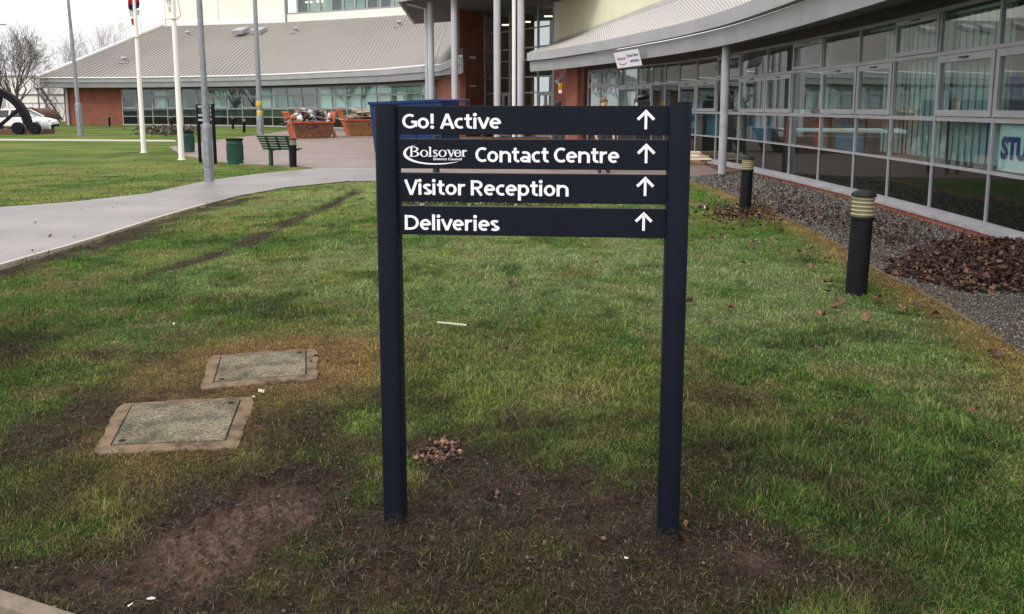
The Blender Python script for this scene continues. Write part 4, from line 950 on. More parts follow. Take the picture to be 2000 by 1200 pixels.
            a0, zb = q(846.8, 313); a1, _ = q(902, 313); zc = q(846, 308.3)[1]; V, Fc = fit_text("District Council", a0, a1, zb, zc-zb, .018); put(V, Fc, "emblem_caption")
    return t
make_sign("large navy two-post sign listing Go! Active to Deliveries in front lawn")
s2 = make_sign("small distant navy sign of the same design behind grey lamp post", False)
b0, b1 = gp(391, 317), gp(420.5, 320); s2.location = b0; s2.rotation_euler.z = math.atan2(b1.y-b0.y, b1.x-b0.x); k = (b1-b0).length/(PRb-PLb).length
s2.scale = (k, 1.0, 1.04)
b1_ = None

# ================================================================== MANHOLE COVERS
for q, lab in zip(COVERS, ("nearer concrete manhole cover in a wide sandy surround on the lawn", "farther concrete manhole cover ringed by straw-coloured dead grass")):
    c = sum((gp(*p) for p in q), Vector())/4; t = thing("manhole_cover", c, lab, "manhole cover", "manhole covers in the lawn")
    G = [gp(*p) for p in q]; out = [c + (p-c)*1.26 for p in G]; inn = [c + (p-c)*1.015 for p in G]
    ro = []; rnd = random.Random(3)
    mb = MB()
    V = []
    O = []; I = []
    for k in range(4):
        for j in range(16):
            f = j/16; O.append(out[k].lerp(out[(k+1) % 4], f) + ((out[k].lerp(out[(k+1) % 4], f))-c).normalized()*(.006*math.sin(f*9+k*1.7) + .004*math.sin(f*31+k) - .03*max(0, abs(f-.5)*2-.8)*3)); I.append(inn[k].lerp(inn[(k+1) % 4], f))
    n = len(O); V = [(p.x, p.y, .004+rnd.uniform(-.004, .006)) for p in O] + [(p.x, p.y, .014) for p in I] + [(p.x, p.y, -.08) for p in O] + [(p.x, p.y, -.03) for p in I]
    mb.add(V, [(k, (k+1) % n, n+(k+1) % n, n+k) for k in range(n)] + [(2*n+k, 2*n+(k+1) % n, (k+1) % n, k) for k in range(n)] + [(n+k, n+(k+1) % n, 3*n+(k+1) % n, 3*n+k) for k in range(n)])
    mb.build("surround", "concrete_surround", t, True)
    mb = MB()
    for k in range(4): a, b = c+(G[k]-c)*.998, c+(G[(k+1) % 4]-c)*.998; mb.bar(a+Vector((0,0,-.004)), b+Vector((0,0,-.004)), .008, .03)
    mb.build("tray_rim", "steel_edge", t, True)
    g2 = [c+(p-c)*.975 for p in G]; MB().prism([(p.x, p.y) for p in [c+(p-c)*.985 for p in G]], -.03, .016).build("cover", "cover_concrete", t, True)
    for p in (G[0], G[2]):
        h = p.lerp(c, .16); mb = MB(); mb.cyl((h.x, h.y, .01), (h.x, h.y, .0175), .017, n=10); mb.build("keyhole", "steel_edge", t, True)

# ================================================================== BOLLARD LIGHTS
def make_bollard():
    t = thing("bollard_light", (0, 0, 0), "x", "bollard", "black bollard lights"); 
    mb = MB(); mb.lathe([(.075, -.15), (.075, .63), (.082, .635), (.082, .655), (.076, .66)], 24); mb.build("post", "bollard_black", t, smooth_=True)
    ln = MB().lathe([(.073, .658), (.073, .83)], 24).build("lens", "bollard_lens", t, smooth_=True)
    for k in range(5):
        z = .667 + k*.034; MB().lathe([(.073, z), (.080, z+.006), (.081, z+.012), (.073, z+.02)], 24).build("louvre_ring", "lens_ring", ln, smooth_=True)
    MB().lathe([(.07, .828), (.086, .832), (.087, .846), (.079, .862), (.055, .878), (.02, .886), (.002, .887)], 24).build("cap", "bollard_cap", t, smooth_=True)
    return t
bol = make_bollard()
for i, (px, py, zt, lab) in enumerate([(1672, 570, 370, "nearest black bollard light with ribbed amber lens beside leaf pile"), (1455, 410, 306, "black bollard light with amber lens standing among leaves, second from the camera"), (573, 325, 271, "dark bollard light beside the right end of green bench"),
        (214, 247, 224, "far bollard light against the left wing's brick end wall"), (335, 249, 226, "far bollard light beside the nearer white flagpole"), (455, 252, 226, "far bollard light on grass above the green litter bin"), (477, 259, 231, "far bollard light at grass edge left of banded lamp post")]):
    o = bol if i == 0 else copy_tree(bol); p = gp(px, py); o.location = p; o["label"] = lab
    d = p.y; H = (py-zt)/F*d*1.02; o.scale = ((1.2 if i < 2 else 1.2),)*2 + (H/.887,)
    if i == 0: o.rotation_euler = (0, R(1.2), 0)

# ================================================================== BINS, BENCH
def make_bin(loc, w, h, lab, m="bin_green"):
    t = thing("litter_bin", loc, lab, "bin", "litter bins by the forecourt")
    MB().lathe([(w*.47, -.03), (w*.49, .02), (w*.49, h*.08), (w*.47, h*.09), (w*.49, h*.74), (w*.51, h*.76), (w*.51, h*.80), (w*.485, h*.81), (w*.485, h*.93)], 24).build("body", m, t, smooth_=True)
    MB().lathe([(w*.52, h*.92), (w*.53, h*.94), (w*.53, h), (w*.44, h), (w*.43, h*.9)], 24).build("rim", "bollard_black", t, smooth_=True)
    mb = MB()
    for k in range(24): a = 2*math.pi*k/24; mb.box((w*.487*math.cos(a), w*.487*math.sin(a), h*.42), (.02, .02, h*.6))
    o = mb.build("flutes", m, t); return t
p = gp(460, 319); make_bin(p, 31*p.y/F, 48*p.y/F, "dark green litter bin standing between small sign and bench")
p = gp(367, 297); make_bin(p, 26*p.y/F, 40*p.y/F, "dark green bin half hidden behind the nearer white flagpole")
p = gp(348, 297); make_bin(p+Vector((0, .35, 0)), 14*p.y/F, 30*p.y/F, "small black bin on the left of green bin by flagpole", "bollard_black")
b0, b1 = gp(523, 322), gp(568, 325); bd = (b1-b0).normalized()
be = thing("park_bench", (b0+b1)/2, "green slatted park bench seen from behind at the forecourt edge", "bench", None, R(-14))
Lb = 1.0; b1 = b0 + Vector((.62, 0, 0))
for x in (-(b1-b0).length/2, (b1-b0).length/2):
    MB().box((x, .12, .2), (.07, .12, .46)).build("leg", "bench_green", be); MB().bar((x, .1, .42), (x, -.12, .80), .05, .05, up=(1, 0, 0)).build("back_support", "bench_green", be)
    MB().box((x, .3, .415), (.05, .5, .045)).build("seat_bearer", "bench_green", be)
MB().bar((0, .1, .42), (0, -.12, .80), .05, .05, up=(1, 0, 0)).build("back_support", "bench_green", be)
for k in range(6): f = k/5; MB().box((-.06*f, .075-.2*f-.03, .455+.345*f), (Lb, .025, .048), Euler((R(30), 0, 0)).to_matrix()).build("back_slat", "bench_green", be)
for k in range(4): MB().box((0, .12+.085*k, .452), (Lb, .075, .03)).build("seat_slat", "bench_green", be)

# ================================================================== LAMP POSTS AND FLAGPOLES
def lamp_post(px, py, lab, r0, r1, zb, H, lean=(0, 0), bands=False, head=True):
    p = gp(px, py); t = thing("lamp_post", p, lab, "lamp post", "grey lamp posts"); t.rotation_euler = (R(lean[1]), R(lean[0]), 0)
    MB().lathe([(r0, -.3), (r0, zb), (r0*.92, zb+.06), (r1, zb+.14)], 16).build("base", "galvanised", t, smooth_=True)
    MB().cyl((0, 0, zb+.1), (0, 0, H), r1, r1*.62, 16).build("shaft", "galvanised", t, smooth_=True)
    d = MB().box((.0, -r0*.93, zb*.55), (r0*1.15, r0*.3, zb*.55)).build("access_door", "galvanised", t, bevel=.01)
    if bands:
        for z in bands: MB().lathe([(r1*1.04, z), (r1*1.06, z+.005), (r1*1.06, z+.30), (r1*1.04, z+.305)], 16).build("yellow_band", "yellow_band", t, smooth_=True)
    if head:
        mb = MB(); mb.tube([(0, 0, H-.05), (.1, 0, H+.12), (.5, 0, H+.2)], .04, 8); mb.build("bracket", "galvanised", t, smooth_=True)
        mb = MB(); mb.lathe([(.02, -.05), (.16, -.04), (.2, .02), (.12, .1), (.02, .12)], 14); mb.v = [(x*2.0+.8, y*.8, z+H+.2) for x, y, z in mb.v]; mb.build("lantern", "galvanised", t, smooth_=True)
    return t
lamp_post(409, 354, "nearest grey lamp post with access door beside the tarmac path", .10, .068, 1.12, 8.5, (-.25, 0))
lamp_post(509, 263, "grey lamp post with two yellow bands near the orange skip", .20, .16, 1.05, 10, bands=(1.08, 1.62))
lamp_post(158, 266, "thin grey lamp post in front of the left wing's brick end", .16, .11, 1.7, 9.5, (-1.2, 0))
p = at(3, 55, 100); lamp_post(8, 237, "far lamp post with curved lantern head behind the bare tree", .14, .10, 1.2, 10.4)
def flagpole(px, py, lab, flab, flag_px, dz, mats_, seed):
    p = gp(px, py); t = thing("flagpole", p, lab, "flagpole", "white flagpoles on the lawn")
    MB().cyl((0, 0, -.2), (0, 0, 8.2), .088, .05, 16).build("pole", "white_pole", t, smooth_=True)
    MB().lathe([(.12, -.05), (.12, .012), (.09, .02)], 16).build("base_plate", "white_pole", t, smooth_=True)
    z0 = dz[0]; a = [(.10*math.cos(w), .10*math.sin(w), z0) for w in np.linspace(-2.4, .6, 9)]
    MB().tube([(-.22, -.05, z0-.25), (-.24, -.05, z0-.02)] + a + [(.22, 0, z0+.12), (.12, 0, z0+.75)], .016, 6).build("halyard", "rope", t, smooth_=True)
    fl = thing("flag", p, flab, "flag", "flags hanging limp on the poles")
    rr = random.Random(seed); cols = mats_; z = dz[1]; 
    for s in (-1, 1):
        if s > 0 and seed == 2: continue
        zz = z - (0 if s > 0 else .35); segs = 7; hh = (dz[2]-zz)/segs
        for k in range(segs):
            n_ = 7; V = []
            for e in (0, 1):
                w_ = .05 + .055*math.sin(math.pi*min(1, (k+e+.3)/segs)) + .01*rr.random()
                for j in range(n_):
                    f = j/(n_-1); V.append((s*(.035 + w_*1.5*f), -.03 + .05*math.sin(f*9+k)*(1), zz + hh*(k+e) + .1*f*math.sin(k)))
            Vb = [(x, y+.03, z_) for x, y, z_ in V]
            mb = MB(); mb.add(V + Vb, [(j, j+1, n_+j+1, n_+j) for j in range(n_-1)] + [(2*n_+j+1, 2*n_+j, 3*n_+j, 3*n_+j+1) for j in range(n_-1)])
            mb.build("fold", cols[(k + (1 if s > 0 else 0)) % len(cols)], fl, smooth_=True)
flagpole(281, 298, "left white flagpole on the far lawn", "limp red white and blue flag on the left flagpole", 266, (4.0, 4.75, 6.0), ["flag_red", "flag_white", "flag_blue", "flag_red", "flag_white"], 1)
flagpole(355, 312, "right white flagpole in front of the green bin", "limp red and white flag on the right flagpole", 336, (4.2, 4.75, 5.5), ["flag_white", "flag_white", "flag_red", "flag_red"], 2)

# ================================================================== SKIPS AND WASTE
def make_skip(loc, rz, lab, mside, mend, H=.98, L=2.3, W=1.55, mark=None):
    t = thing("waste_skip", loc, lab, "skip", "builders' skips on the forecourt", rz)
    th = .05; bL = L*.44; tL = L*.55
    def slab(P, n, mname, name):  # P four corners, thickness along n
        n = Vector(n)*th; P = [Vector(p) for p in P]; MB().hexa(P + [p+n for p in P]).build(name, mname, t)
    y0, y1 = -W/2, W/2
    slab([(-bL, y0, 0), (bL, y0, 0), (tL, y0, H*.78), (-tL, y0, H*.78)][::-1], (0, 1, 0), mside, "side_panel"); slab([(-bL, y1, 0), (bL, y1, 0), (tL, y1, H*.78), (-tL, y1, H*.78)], (0, -1, 0), mside, "side_panel")
    for s in (-1, 1): slab([(s*bL, y0+.055, 0), (s*bL, y1-.055, 0), (s*tL*1.12, y1-.055, H*1.28), (s*tL*1.12, y0+.055, H*1.28)][::s], (-s, 0, 0), mend, "end_panel")
    MB().box((0, 0, .04), (bL*2-.04, W-.12, .05)).build("floor", mside, t)
    for y in (y0, y1): MB().bar((-tL, y, H*.79), (tL, y, H*.79), .09, .08).build("rim", mend, t)
    for s in (-1, 1): MB().bar((s*tL*1.12, y0+.05, H*1.29), (s*tL*1.12, y1-.05, H*1.29), .08, .08).build("end_rim", mend, t)
    for x in (-.55, -.2, .2, .55): MB().box((x*L*.5, y0-.03, .12), (.13, .06, .12)).build("lug", "skip_ochre", t)
    MB().bar((-bL*.9, y0-.02, H*.42), (-bL*1.0, y0-.02, H*.7), .05, .04).build("rib", mside, t)
    for s in (-1, 1): MB().bar((s*tL*.96, y0-.02, H*.02), (s*tL*.96, y0-.02, H*.02+.03), .05, .04)
    if mark:
        V, Fc = fit_text(mark, -.42, .30, H*.46, .20, .03); MB().add([(x, y0-.004, z) for x, z in V], Fc).build("lettering", "print_black", t)
        V, Fc = [], []
        for k in range(9): o = len(V); x = -.72+.16*k; V += [(x, H*.33), (x+.11, H*.33), (x+.11, H*.39), (x, H*.39)]; Fc.append((o, o+1, o+2, o+3))
        MB().add([(x, y0-.004, z) for x, z in V], Fc).build("worn_print", "skip_rust", t)
    return t
def waste_heap(loc, rz, L, W, z0, hgt, n, seed, pal, lab, flat=False):
    rr = random.Random(seed); V, Fc, T_ = [], [], []
    ca, sa = math.cos(rz), math.sin(rz)
    for k in range(n):
        x, y = rr.uniform(-.5, .5)*L, rr.uniform(-.5, .5)*W; e = max(0, 1-(2*x/L)**2)*.7+.3
        z = z0 + rr.random()*hgt*e; col = rr.choice(pal); f = rr.uniform(.7, 1.2)
        if flat or rr.random() < .35: dim = (rr.uniform(.5, 1.3), rr.uniform(.08, .25), .03); M = Euler((rr.uniform(-.3, .3), rr.uniform(-.3, .3), rr.uniform(-.5, .5))).to_matrix()
        else: dim = (rr.uniform(.12, .4), rr.uniform(.12, .3), rr.uniform(.05, .22)); M = Euler((rr.random()*6, rr.random()*6, rr.random()*6)).to_matrix()
        mb = MB().box((0, 0, 0), dim, M); o = len(V)
        for p in mb.v:
            p = Vector(p)*rr.uniform(.85, 1.15) + Vector((x, y, z)); V.append((loc.x + p.x*ca - p.y*sa, loc.y + p.x*sa + p.y*ca, p.z)); T_.append([c*f for c in col])
        Fc += [tuple(i+o for i in q) for q in mb.f]
    o = npmesh("waste_heap", np.array(V), np.array(Fc), "waste_mix", np.array(T_)); tag(o, lab, "waste"); o["kind"] = "stuff"; return o
pw = [(.62, .60, .62), (.72, .68, .66), (.35, .09, .07), (.02, .02, .03), (.06, .06, .09), (.30, .20, .14), (.55, .42, .30), (.45, .45, .47)]
c1 = gp(592, 270) + Vector((.25, .5, 0)); make_skip(c1, R(27), "orange skip heaped with mixed rubbish, leftmost on the forecourt", "skip_rust", "skip_orange", 1.03, 2.0, 1.6, "CP")
waste_heap(c1, R(27), 2.1, 1.35,   .80, .62, 190, 5, pw, "white red and black rubbish heaped in the leftmost skip")
c2 = gp(722, 266) + Vector((0, .9, 0)); make_skip(c2, R(20), "ochre and orange skip of timber beside the blue container", "skip_ochre", "skip_orange", 1.12, 3.0, 1.7, "CP")
waste_heap(c2, R(20), 2.7, 1.4, .85, .62, 80, 8, [(.03, .03, .03), (.5, .36, .22), (.62, .58, .55), (.36, .20, .13), (.25, .15, .10)], "broken boards and timber heaped in the ochre skip", True)
q0, q1 = gp(658, 269), None; pa = thing("pallet", q0, "pale timber pallet leaning on the leftmost skip", "pallet")
top = at(636, 226, q0.y+.1); bot = Vector((q0.x, q0.y, .0))
dv = Vector((-.33, .95, 0)).normalized()
for s in (0, .8): MB().bar(bot + dv*s, top + dv*s, .10, .05, up=(0, 1, 0)).build("stringer", "timber_pale", pa, True)
for k in range(6): f = .06 + .17*k; a = bot.lerp(top, f) + Vector((-.06, -.02, 0)); MB().bar(a, a + dv*.8, .10, .025, up=(top-bot)).build("slat", "timber_pale" if k % 2 else "skip_rust", pa, True)

# blue trailer
tl = gp(732, 301); tr = thing("blue_trailer", tl, "blue steel waste container with raised frame behind the big sign", "container")
TX = Vector((1, -.02, 0)).normalized(); TY = Vector((.28, 1, 0)).normalized(); Lq, Wq = 2.3, 1.9; a0 = at(722, 203, tl.y); z1 = a0.z
P = lambda x, y, z: tl + TX*x + TY*y + Vector((0, 0, z))
zt = lambda x: z1 - .02 + x*.045
lo = .06
def slab4(c, n, name):
    n = n.normalized()*.05; mb = MB(); mb.hexa([*c, *[p+n for p in c]]); mb.build(name, "blue_steel", tr, True)
slab4([P(Lq, 0, lo), P(.0, 0, lo), P(-.14, 0, zt(0)), P(Lq, 0, zt(Lq))], TY, "side_panel"); slab4([P(0, Wq, lo), P(Lq, Wq, lo), P(Lq, Wq, zt(Lq)), P(-.14, Wq, zt(0))], -TY, "side_panel")
slab4([P(0, 0.06, lo), P(0, Wq-.06, lo), P(-.14, Wq-.06, zt(0)), P(-.14, .06, zt(0))], TX, "end_panel"); slab4([P(Lq, Wq-.06, lo), P(Lq, .06, lo), P(Lq, .06, zt(Lq)), P(Lq, Wq-.06, zt(Lq))], -TX, "end_panel")
MB().hexa([P(0, .06, lo-.04), P(Lq, .06, lo-.04), P(Lq, Wq-.06, lo-.04), P(0, Wq-.06, lo-.04), P(0, .06, lo), P(Lq, .06, lo), P(Lq, Wq-.06, lo), P(0, Wq-.06, lo)]).build("floor", "blue_steel", tr, True)
for y in (0, Wq): MB().bar(P(-.16, y, zt(0)+.03), P(Lq, y, zt(Lq)+.03), .09, .09).build("top_rail", "blue_steel", tr, True)
MB().bar(P(-.16, .0, zt(0)+.03), P(-.16, Wq, zt(0)+.03), .09, .09).build("top_rail", "blue_steel", tr, True)
for k in range(4): MB().bar(P(.2+.6*k, -.03, lo+.04), P(.2+.6*k, -.03, zt(.2+.6*k)-.04), .07, .05).build("rib", "blue_steel", tr, True)
e1 = P(Lq+.95, 0, zt(Lq)+.04); MB().tube([P(Lq, 0, zt(Lq)+.03), e1, e1 - Vector((0, 0, .9)), P(Lq, 0, .75)], .045, 8).build("lifting_frame", "blue_steel", tr, True, True)
lg = gp(852, 337); MB().cyl((lg.x, lg.y, 0), (lg.x, lg.y, .9), .085, n=12).build("prop_stand", "black_plastic", tr, True, True)
# low open skip seen through the sign's top gap
c3 = gp(1010, 300) + Vector((0, .4, 0)); make_skip(c3, R(4), "low brown open skip loaded with boards behind the sign", "skip_rust", "skip_rust", .62, 2.2, 1.3)
bo = thing("light_blue_board", c3 + Vector((0, -.2, .75)), "pale blue and yellow board lying across the low skip", "board")
for k, (m_, x0, x1) in enumerate((("poster_mint", -.95, -.15), ("sign_yellow", -.15, .05), ("poster_mint", .05, 1.1))):
    MB().hexa([c3+Vector((x0, -.5, .70+.025*(x0+1))), c3+Vector((x1, -.5, .70+.025*(x1+1))), c3+Vector((x1, .2, .75)), c3+Vector((x0, .2, .75)), c3+Vector((x0, -.5, .80)), c3+Vector((x1, -.5, .80)), c3+Vector((x1, .2, .85)), c3+Vector((x0, .2, .85))]).build("panel", m_, bo, True)
# timber by the wall
tb = gp(1372, 322) + Vector((0, .2, 0)); ts = thing("timber_stack", tb, "low stack of pale planks on bearers beside the round column", "timber stack")
for k, y in enumerate((-.1, .5)): MB().box((0, y, .06), (1.3, .1, .12)).build("bearer", "timber_pale", ts)
MB().box((.28, .25, .19), (.7, .9, .12)).build("block", "timber_pale", ts)
for k in range(7): MB().box((-.35+random.uniform(-.08, .08)+.06*k, -.28+.16*k, .16+.035*(k % 3)+(.09 if k > 2 else 0)), (1.0+random.random()*.3, .13, .035), Euler((.02, random.uniform(-.03, .05), random.uniform(-.25, .1))).to_matrix()).build("plank", "timber_white" if k % 3 != 1 else "timber_pale", ts)
# tall black cabinet by the doors
cb = Vector((at(1254, 200, 26).x, 26, 0)); cbt = thing("black_cabinet", cb, "black wheeled cabinet with curved lid by the office doors", "cabinet")
MB().box((0, 0, .95), (.42, .5, 1.7)).build("body", "black_plastic", cbt, bevel=.03)
MB().tube([(-.22, 0, 1.75), (-.12, 0, 1.88), (.1, 0, 1.92), (.21, 0, 1.92)], [.05, .09, .09, .07], 8).build("lid", "black_plastic", cbt, smooth_=True)
MB().box((-.21, -.26, 1.68), (.06, .03, .10)).build("tag", "timber_white", cbt)
for x in (-.16, .16): MB().cyl((x, -.1, .06), (x+.04, -.1, .06), .06, n=12).build("wheel", "tyre", cbt, smooth_=True)

# ================================================================== PEOPLE BEHIND THE SIGN
def person(loc, H, rz, lab, hair, jm, fair=True):
    t = thing("person", loc, lab, "person", "people behind the sign", rz); k = H/1.75
    J = {'pel': (0, 0, .95), 'chest': (0, 0, 1.25), 'neck': (0, -.01, 1.47), 'head0': (0, -.01, 1.545), 'head1': (0, -.005, 1.62), 'head2': (0, .0, 1.69)}
    ed = [('pel', 'chest'), ('chest', 'neck'), ('neck', 'head0'), ('head0', 'head1'), ('head1', 'head2')]
    rad = {'pel': .155, 'chest': .165, 'neck': .06, 'head0': .072, 'head1': .088, 'head2': .07}
    for s, n_ in ((-1, 'l'), (1, 'r')):
        for nm, co, r_ in (('sh', (.19*s, 0, 1.40), .06), ('el', (.25*s, .03, 1.12), .05), ('wr', (.22*s, -.10, .90), .034), ('ha', (.215*s, -.13, .84), .032), ('hip', (.09*s, 0, .90), .10), ('kn', (.10*s, -.02, .50), .065), ('an', (.10*s, .02, .09), .048), ('to', (.11*s, -.15, .045), .042)):
            J[nm+n_] = co; rad[nm+n_] = r_
        ed += [('chest', 'sh'+n_), ('sh'+n_, 'el'+n_), ('el'+n_, 'wr'+n_), ('wr'+n_, 'ha'+n_), ('pel', 'hip'+n_), ('hip'+n_, 'kn'+n_), ('kn'+n_, 'an'+n_), ('an'+n_, 'to'+n_)]
        for f in range(4):
            a, b = f'f{f}a{n_}', f'f{f}b{n_}'; J[a] = (.215*s+(f-1.5)*.004*s, -.15+(f-1.5)*.021+.01, .79-.004*abs(f-1)); J[b] = (.208*s, -.155+(f-1.5)*.021+.01, .75-.004*abs(f-1)); rad[a] = .010; rad[b] = .008; ed += [('ha'+n_, a), (a, b)]
        J['th'+n_] = (.19*s, -.185, .80); rad['th'+n_] = .011; ed.append(('ha'+n_, 'th'+n_))
    names = list(J); me = bpy.data.meshes.new("body"); me.from_pydata([tuple(c*k for c in J[n_]) for n_ in names], [(names.index(a), names.index(b)) for a, b in ed], [])
    o = bpy.data.objects.new("body", me); COL.objects.link(o)
    md = o.modifiers.new("skin", 'SKIN'); md.use_smooth_shade = True
    for v, n_ in zip(me.skin_vertices[0].data, names): v.radius = (rad[n_]*k, rad[n_]*k*(.72 if n_ in ('chest', 'pel') else 1.12 if n_.startswith('head') else 1)); v.use_root = n_ == 'pel'
    sb = o.modifiers.new("sub", 'SUBSURF'); sb.levels = 2; sb.render_levels = 2
    bpy.context.view_layer.update(); m2 = bpy.data.meshes.new_from_object(o.evaluated_get(bpy.context.evaluated_depsgraph_get())); bpy.data.objects.remove(o)
    for mm in ("skin", jm, "trouser_grey", "shoe"): m2.materials.append(MATS[mm])
    for p in m2.polygons:
        z, x = p.center.z/k, abs(p.center.x/k); p.material_index = 0 if z > 1.49 or (x > .17 and z < .90 and z > .6) else 1 if z > .93 or x > .17 else 2 if z > .09 else 3; p.use_smooth = True
    b = bpy.data.objects.new("body", m2); COL.objects.link(b); b.parent = t
    hd = lambda mb: [(x*k, y*k, z*k) for x, y, z in mb]
    mb = MB(); mb.lathe([(.078, 1.63), (.094, 1.66), (.096, 1.70), (.082, 1.745), (.045, 1.775), (.004, 1.782)], 16); mb.v = [(x*k, (y*1.15+.018)*k, (z + (.02 if y < -.03 and z < 1.66 else -.07 if z < 1.64 and y > .02 else 0))*k) for x, y, z in mb.v]; mb.build("hair", hair, t, smooth_=True)
    for s in (-1, 1):
        e = MB(); e.lathe([(.002, -.012), (.01, -.006), (.012, 0), (.01, .006), (.002, .012)], 8); e.v = [((x+.033*s)*k, (y*.6-.098)*k, (z+1.645)*k) for x, y, z in e.v]; e.build("eye", "eye_white", t, smooth_=True)
        e = MB(); e.lathe([(.004, -.03), (.014, -.015), (.016, .012), (.006, .03)], 8); e.v = [((x*.5+.094*s)*k, (y+.0)*k, (z+1.635)*k) for x, y, z in e.v]; e.build("ear", "skin", t, smooth_=True)
    MB().tube(hd([(0, -.095, 1.65), (0, -.115, 1.615), (0, -.10, 1.602)]), [.007*k, .013*k, .010*k], 6).build("nose", "skin", t, smooth_=True)
    MB().box((0, -.096*k, 1.572*k), (.045*k, .012*k, .01*k)).build("mouth", "print_red", t)
    return t
p = at(1179, 200, 20.5); person(Vector((p.x, 20.5, 0)), 1.80, R(15), "person with short brown hair and dark jacket behind the sign's right half", "hair_brown", "jacket_black")
p = at(1090, 205, 22); person(Vector((p.x, 22, 0)), 1.74, R(160), "person with black hair facing away, barely showing above the sign", "hair_black", "jacket_black")

# ================================================================== LEFT BACKGROUND
def tree(loc, H, spread, lab, seed, m="bark", levels=6, r0=.17, kids=(3, 4), trunk=.22, group=None):
    rr = random.Random(seed); t = thing("bare_tree", loc, lab, "tree", group); tk, cr = MB(), MB()
    def grow(p, d, L, r, lv):
        n_ = 4 if lv < 3 else 3; pts, rs = [p], [r]; q, dd = p.copy(), d.copy()
        for j in range(n_):
            dd = (dd + Vector((rr.uniform(-1, 1), rr.uniform(-1, 1), rr.uniform(-.3, .7)))*.13).normalized(); q = q + dd*L/n_; pts.append(q.copy()); rs.append(max(r*(1-.45*(j+1)/n_), .004))
        (tk if lv == 0 else cr).tube(pts, rs, 8 if lv == 0 else 5 if lv < 3 else 3)
        if lv >= levels: return
        k = rr.randint(*kids) + (4 if lv == 0 else 0)
        for j in range(k):
            f = 1 if j == 0 else rr.uniform(.35, 1.0) if lv else rr.uniform(.75, 1.0)
            ii = min(int(f*n_), n_-1); b = pts[ii].lerp(pts[ii+1], f*n_-ii) if f < 1 else pts[-1]
            az = rr.uniform(0, 6.28); tilt = rr.uniform(.25, .75) if lv else rr.uniform(.15, .85)
            ax = dd.orthogonal().normalized(); ax.rotate(Matrix.Rotation(az, 3, dd)); nd = (dd*math.cos(tilt) + ax*math.sin(tilt)*spread + Vector((0, 0, .18))).normalized()
            grow(b, nd, L*rr.uniform(.62, .82) if lv else H*.30*rr.uniform(.8, 1.1), rs[ii]*rr.uniform(.5, .72), lv+1)
    grow(Vector(loc), Vector((.03, 0, 1)), H*trunk, r0, 0)
    tk.build("trunk", m, t, True, True); cr.build("crown", m, t, True); return t
tree(Vector((at(38, 200, 66).x, 66, 0)), 7.6, 1.3, "large bare winter tree behind the black wheel sculpture", 4, levels=6, r0=.24, trunk=.24, kids=(3, 5))
for i, (px, Y, H, lab) in enumerate(((120, 105, 10.5, "far bare tree showing just left of the roof corner"), (150, 112, 12, "far bare tree behind the low end of ribbed roof"), (172, 108, 13.5, "far bare tree with dark twigs above the ribbed roof edge"), (205, 118, 15, "rightmost far bare tree behind the ribbed roof edge"))):
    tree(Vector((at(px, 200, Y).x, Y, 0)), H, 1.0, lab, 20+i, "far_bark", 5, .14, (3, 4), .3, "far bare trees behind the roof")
for i, (px, Y, H, lab) in enumerate(((-60, 80, 9, "bare tree at the photo's left margin beyond the cars"), (88, 95, 7.0, "slender far bare tree beside the white stair block"))):
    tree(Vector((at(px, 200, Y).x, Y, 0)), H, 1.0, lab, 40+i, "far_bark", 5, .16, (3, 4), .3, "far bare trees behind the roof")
# pale hall with outside stair
wb = thing("white_hall", at(70, 235, 96), "pale flat hall with pipework behind the outside stair", "building")
q0, q1 = at(-40, 235, 96), at(135, 235, 96)
MB().fbox(q0.xy, q1.xy, 0, (q1-q0).length, 0, 5.0, -6, 0).build("wall", "white_cladding", wb, True)
MB().fbox(q0.xy, q1.xy, 4.6, (q1-q0).length, 2.9, 3.02, .01, .12).build("pipe", "stair_steel", wb, True); MB().fbox(q0.xy, q1.xy, 4.0, (q1-q0).length, 2.0, 2.07, .01, .08).build("rail", "drum_grey", wb, True)
for x in (.6, 2.2): MB().fbox(q0.xy, q1.xy, x, x+.9, 1.6, 2.8, .01, .05).build("window", "drum_grey", wb, True)
MB().fbox(q0.xy, q1.xy, -.1, (q1-q0).length+.1, 5.0, 5.15, -6, .15).build("roof_edge", "white_trim", wb, True)
st = thing("outside_stair", at(100, 240, 84), "dark steel outside stair with handrails beside the pale hall", "staircase")
s0, s1 = at(68, 171, 84), at(112, 236, 84)
for d in (0, 1.0): MB().bar(s0+Vector((0, d, 0)), s1+Vector((0, d, 0)), .06, .16).build("stringer", "stair_steel", st, True)
for k in range(14): c = s0.lerp(s1, (k+.5)/14); MB().box(c + Vector((0, .5, .02)), (.26, 1.0, .045)).build("tread", "stair_steel", st, True)
for d in (0, 1.0):
    MB().bar(s0+Vector((0, d, .95)), s1+Vector((.3, d, .95)), .05, .05).build("handrail", "stair_steel", st, True)
    for f in (0, .33, .66, 1): c = s0.lerp(s1, f); MB().cyl(c+Vector((0, d, 0)), c+Vector((.3*f, d, .97)), .03, n=6).build("baluster", "stair_steel", st, True)
for f in (.0, .36): c = s0.lerp(s1, f); MB().cyl(Vector((c.x, c.y+.5, 0)), c+Vector((0, .5, 0)), .07, n=8).build("support", "stair_steel", st, True)
ar = thing("brick_vault", at(58, 233, 78), "brown round-topped brick shelter behind the white car", "shelter")
c = at(62, 233, 78); rv = 22*78/F
V = [(c.x + rv*math.cos(w), c.y, max(0, c.z*0) + .45 + rv*math.sin(w)) for w in np.linspace(0, math.pi, 17)]
V = [(c.x+rv, c.y, 0)] + V + [(c.x-rv, c.y, 0)]; n = len(V)
MB().add(V + [(x, y+3, z) for x, y, z in V], [tuple(range(n)), tuple(range(2*n-1, n-1, -1))] + [(i, n+i, n+(i+1) % n, (i+1) % n) for i in range(n)]).build("vault", "brown_brick", ar, True)
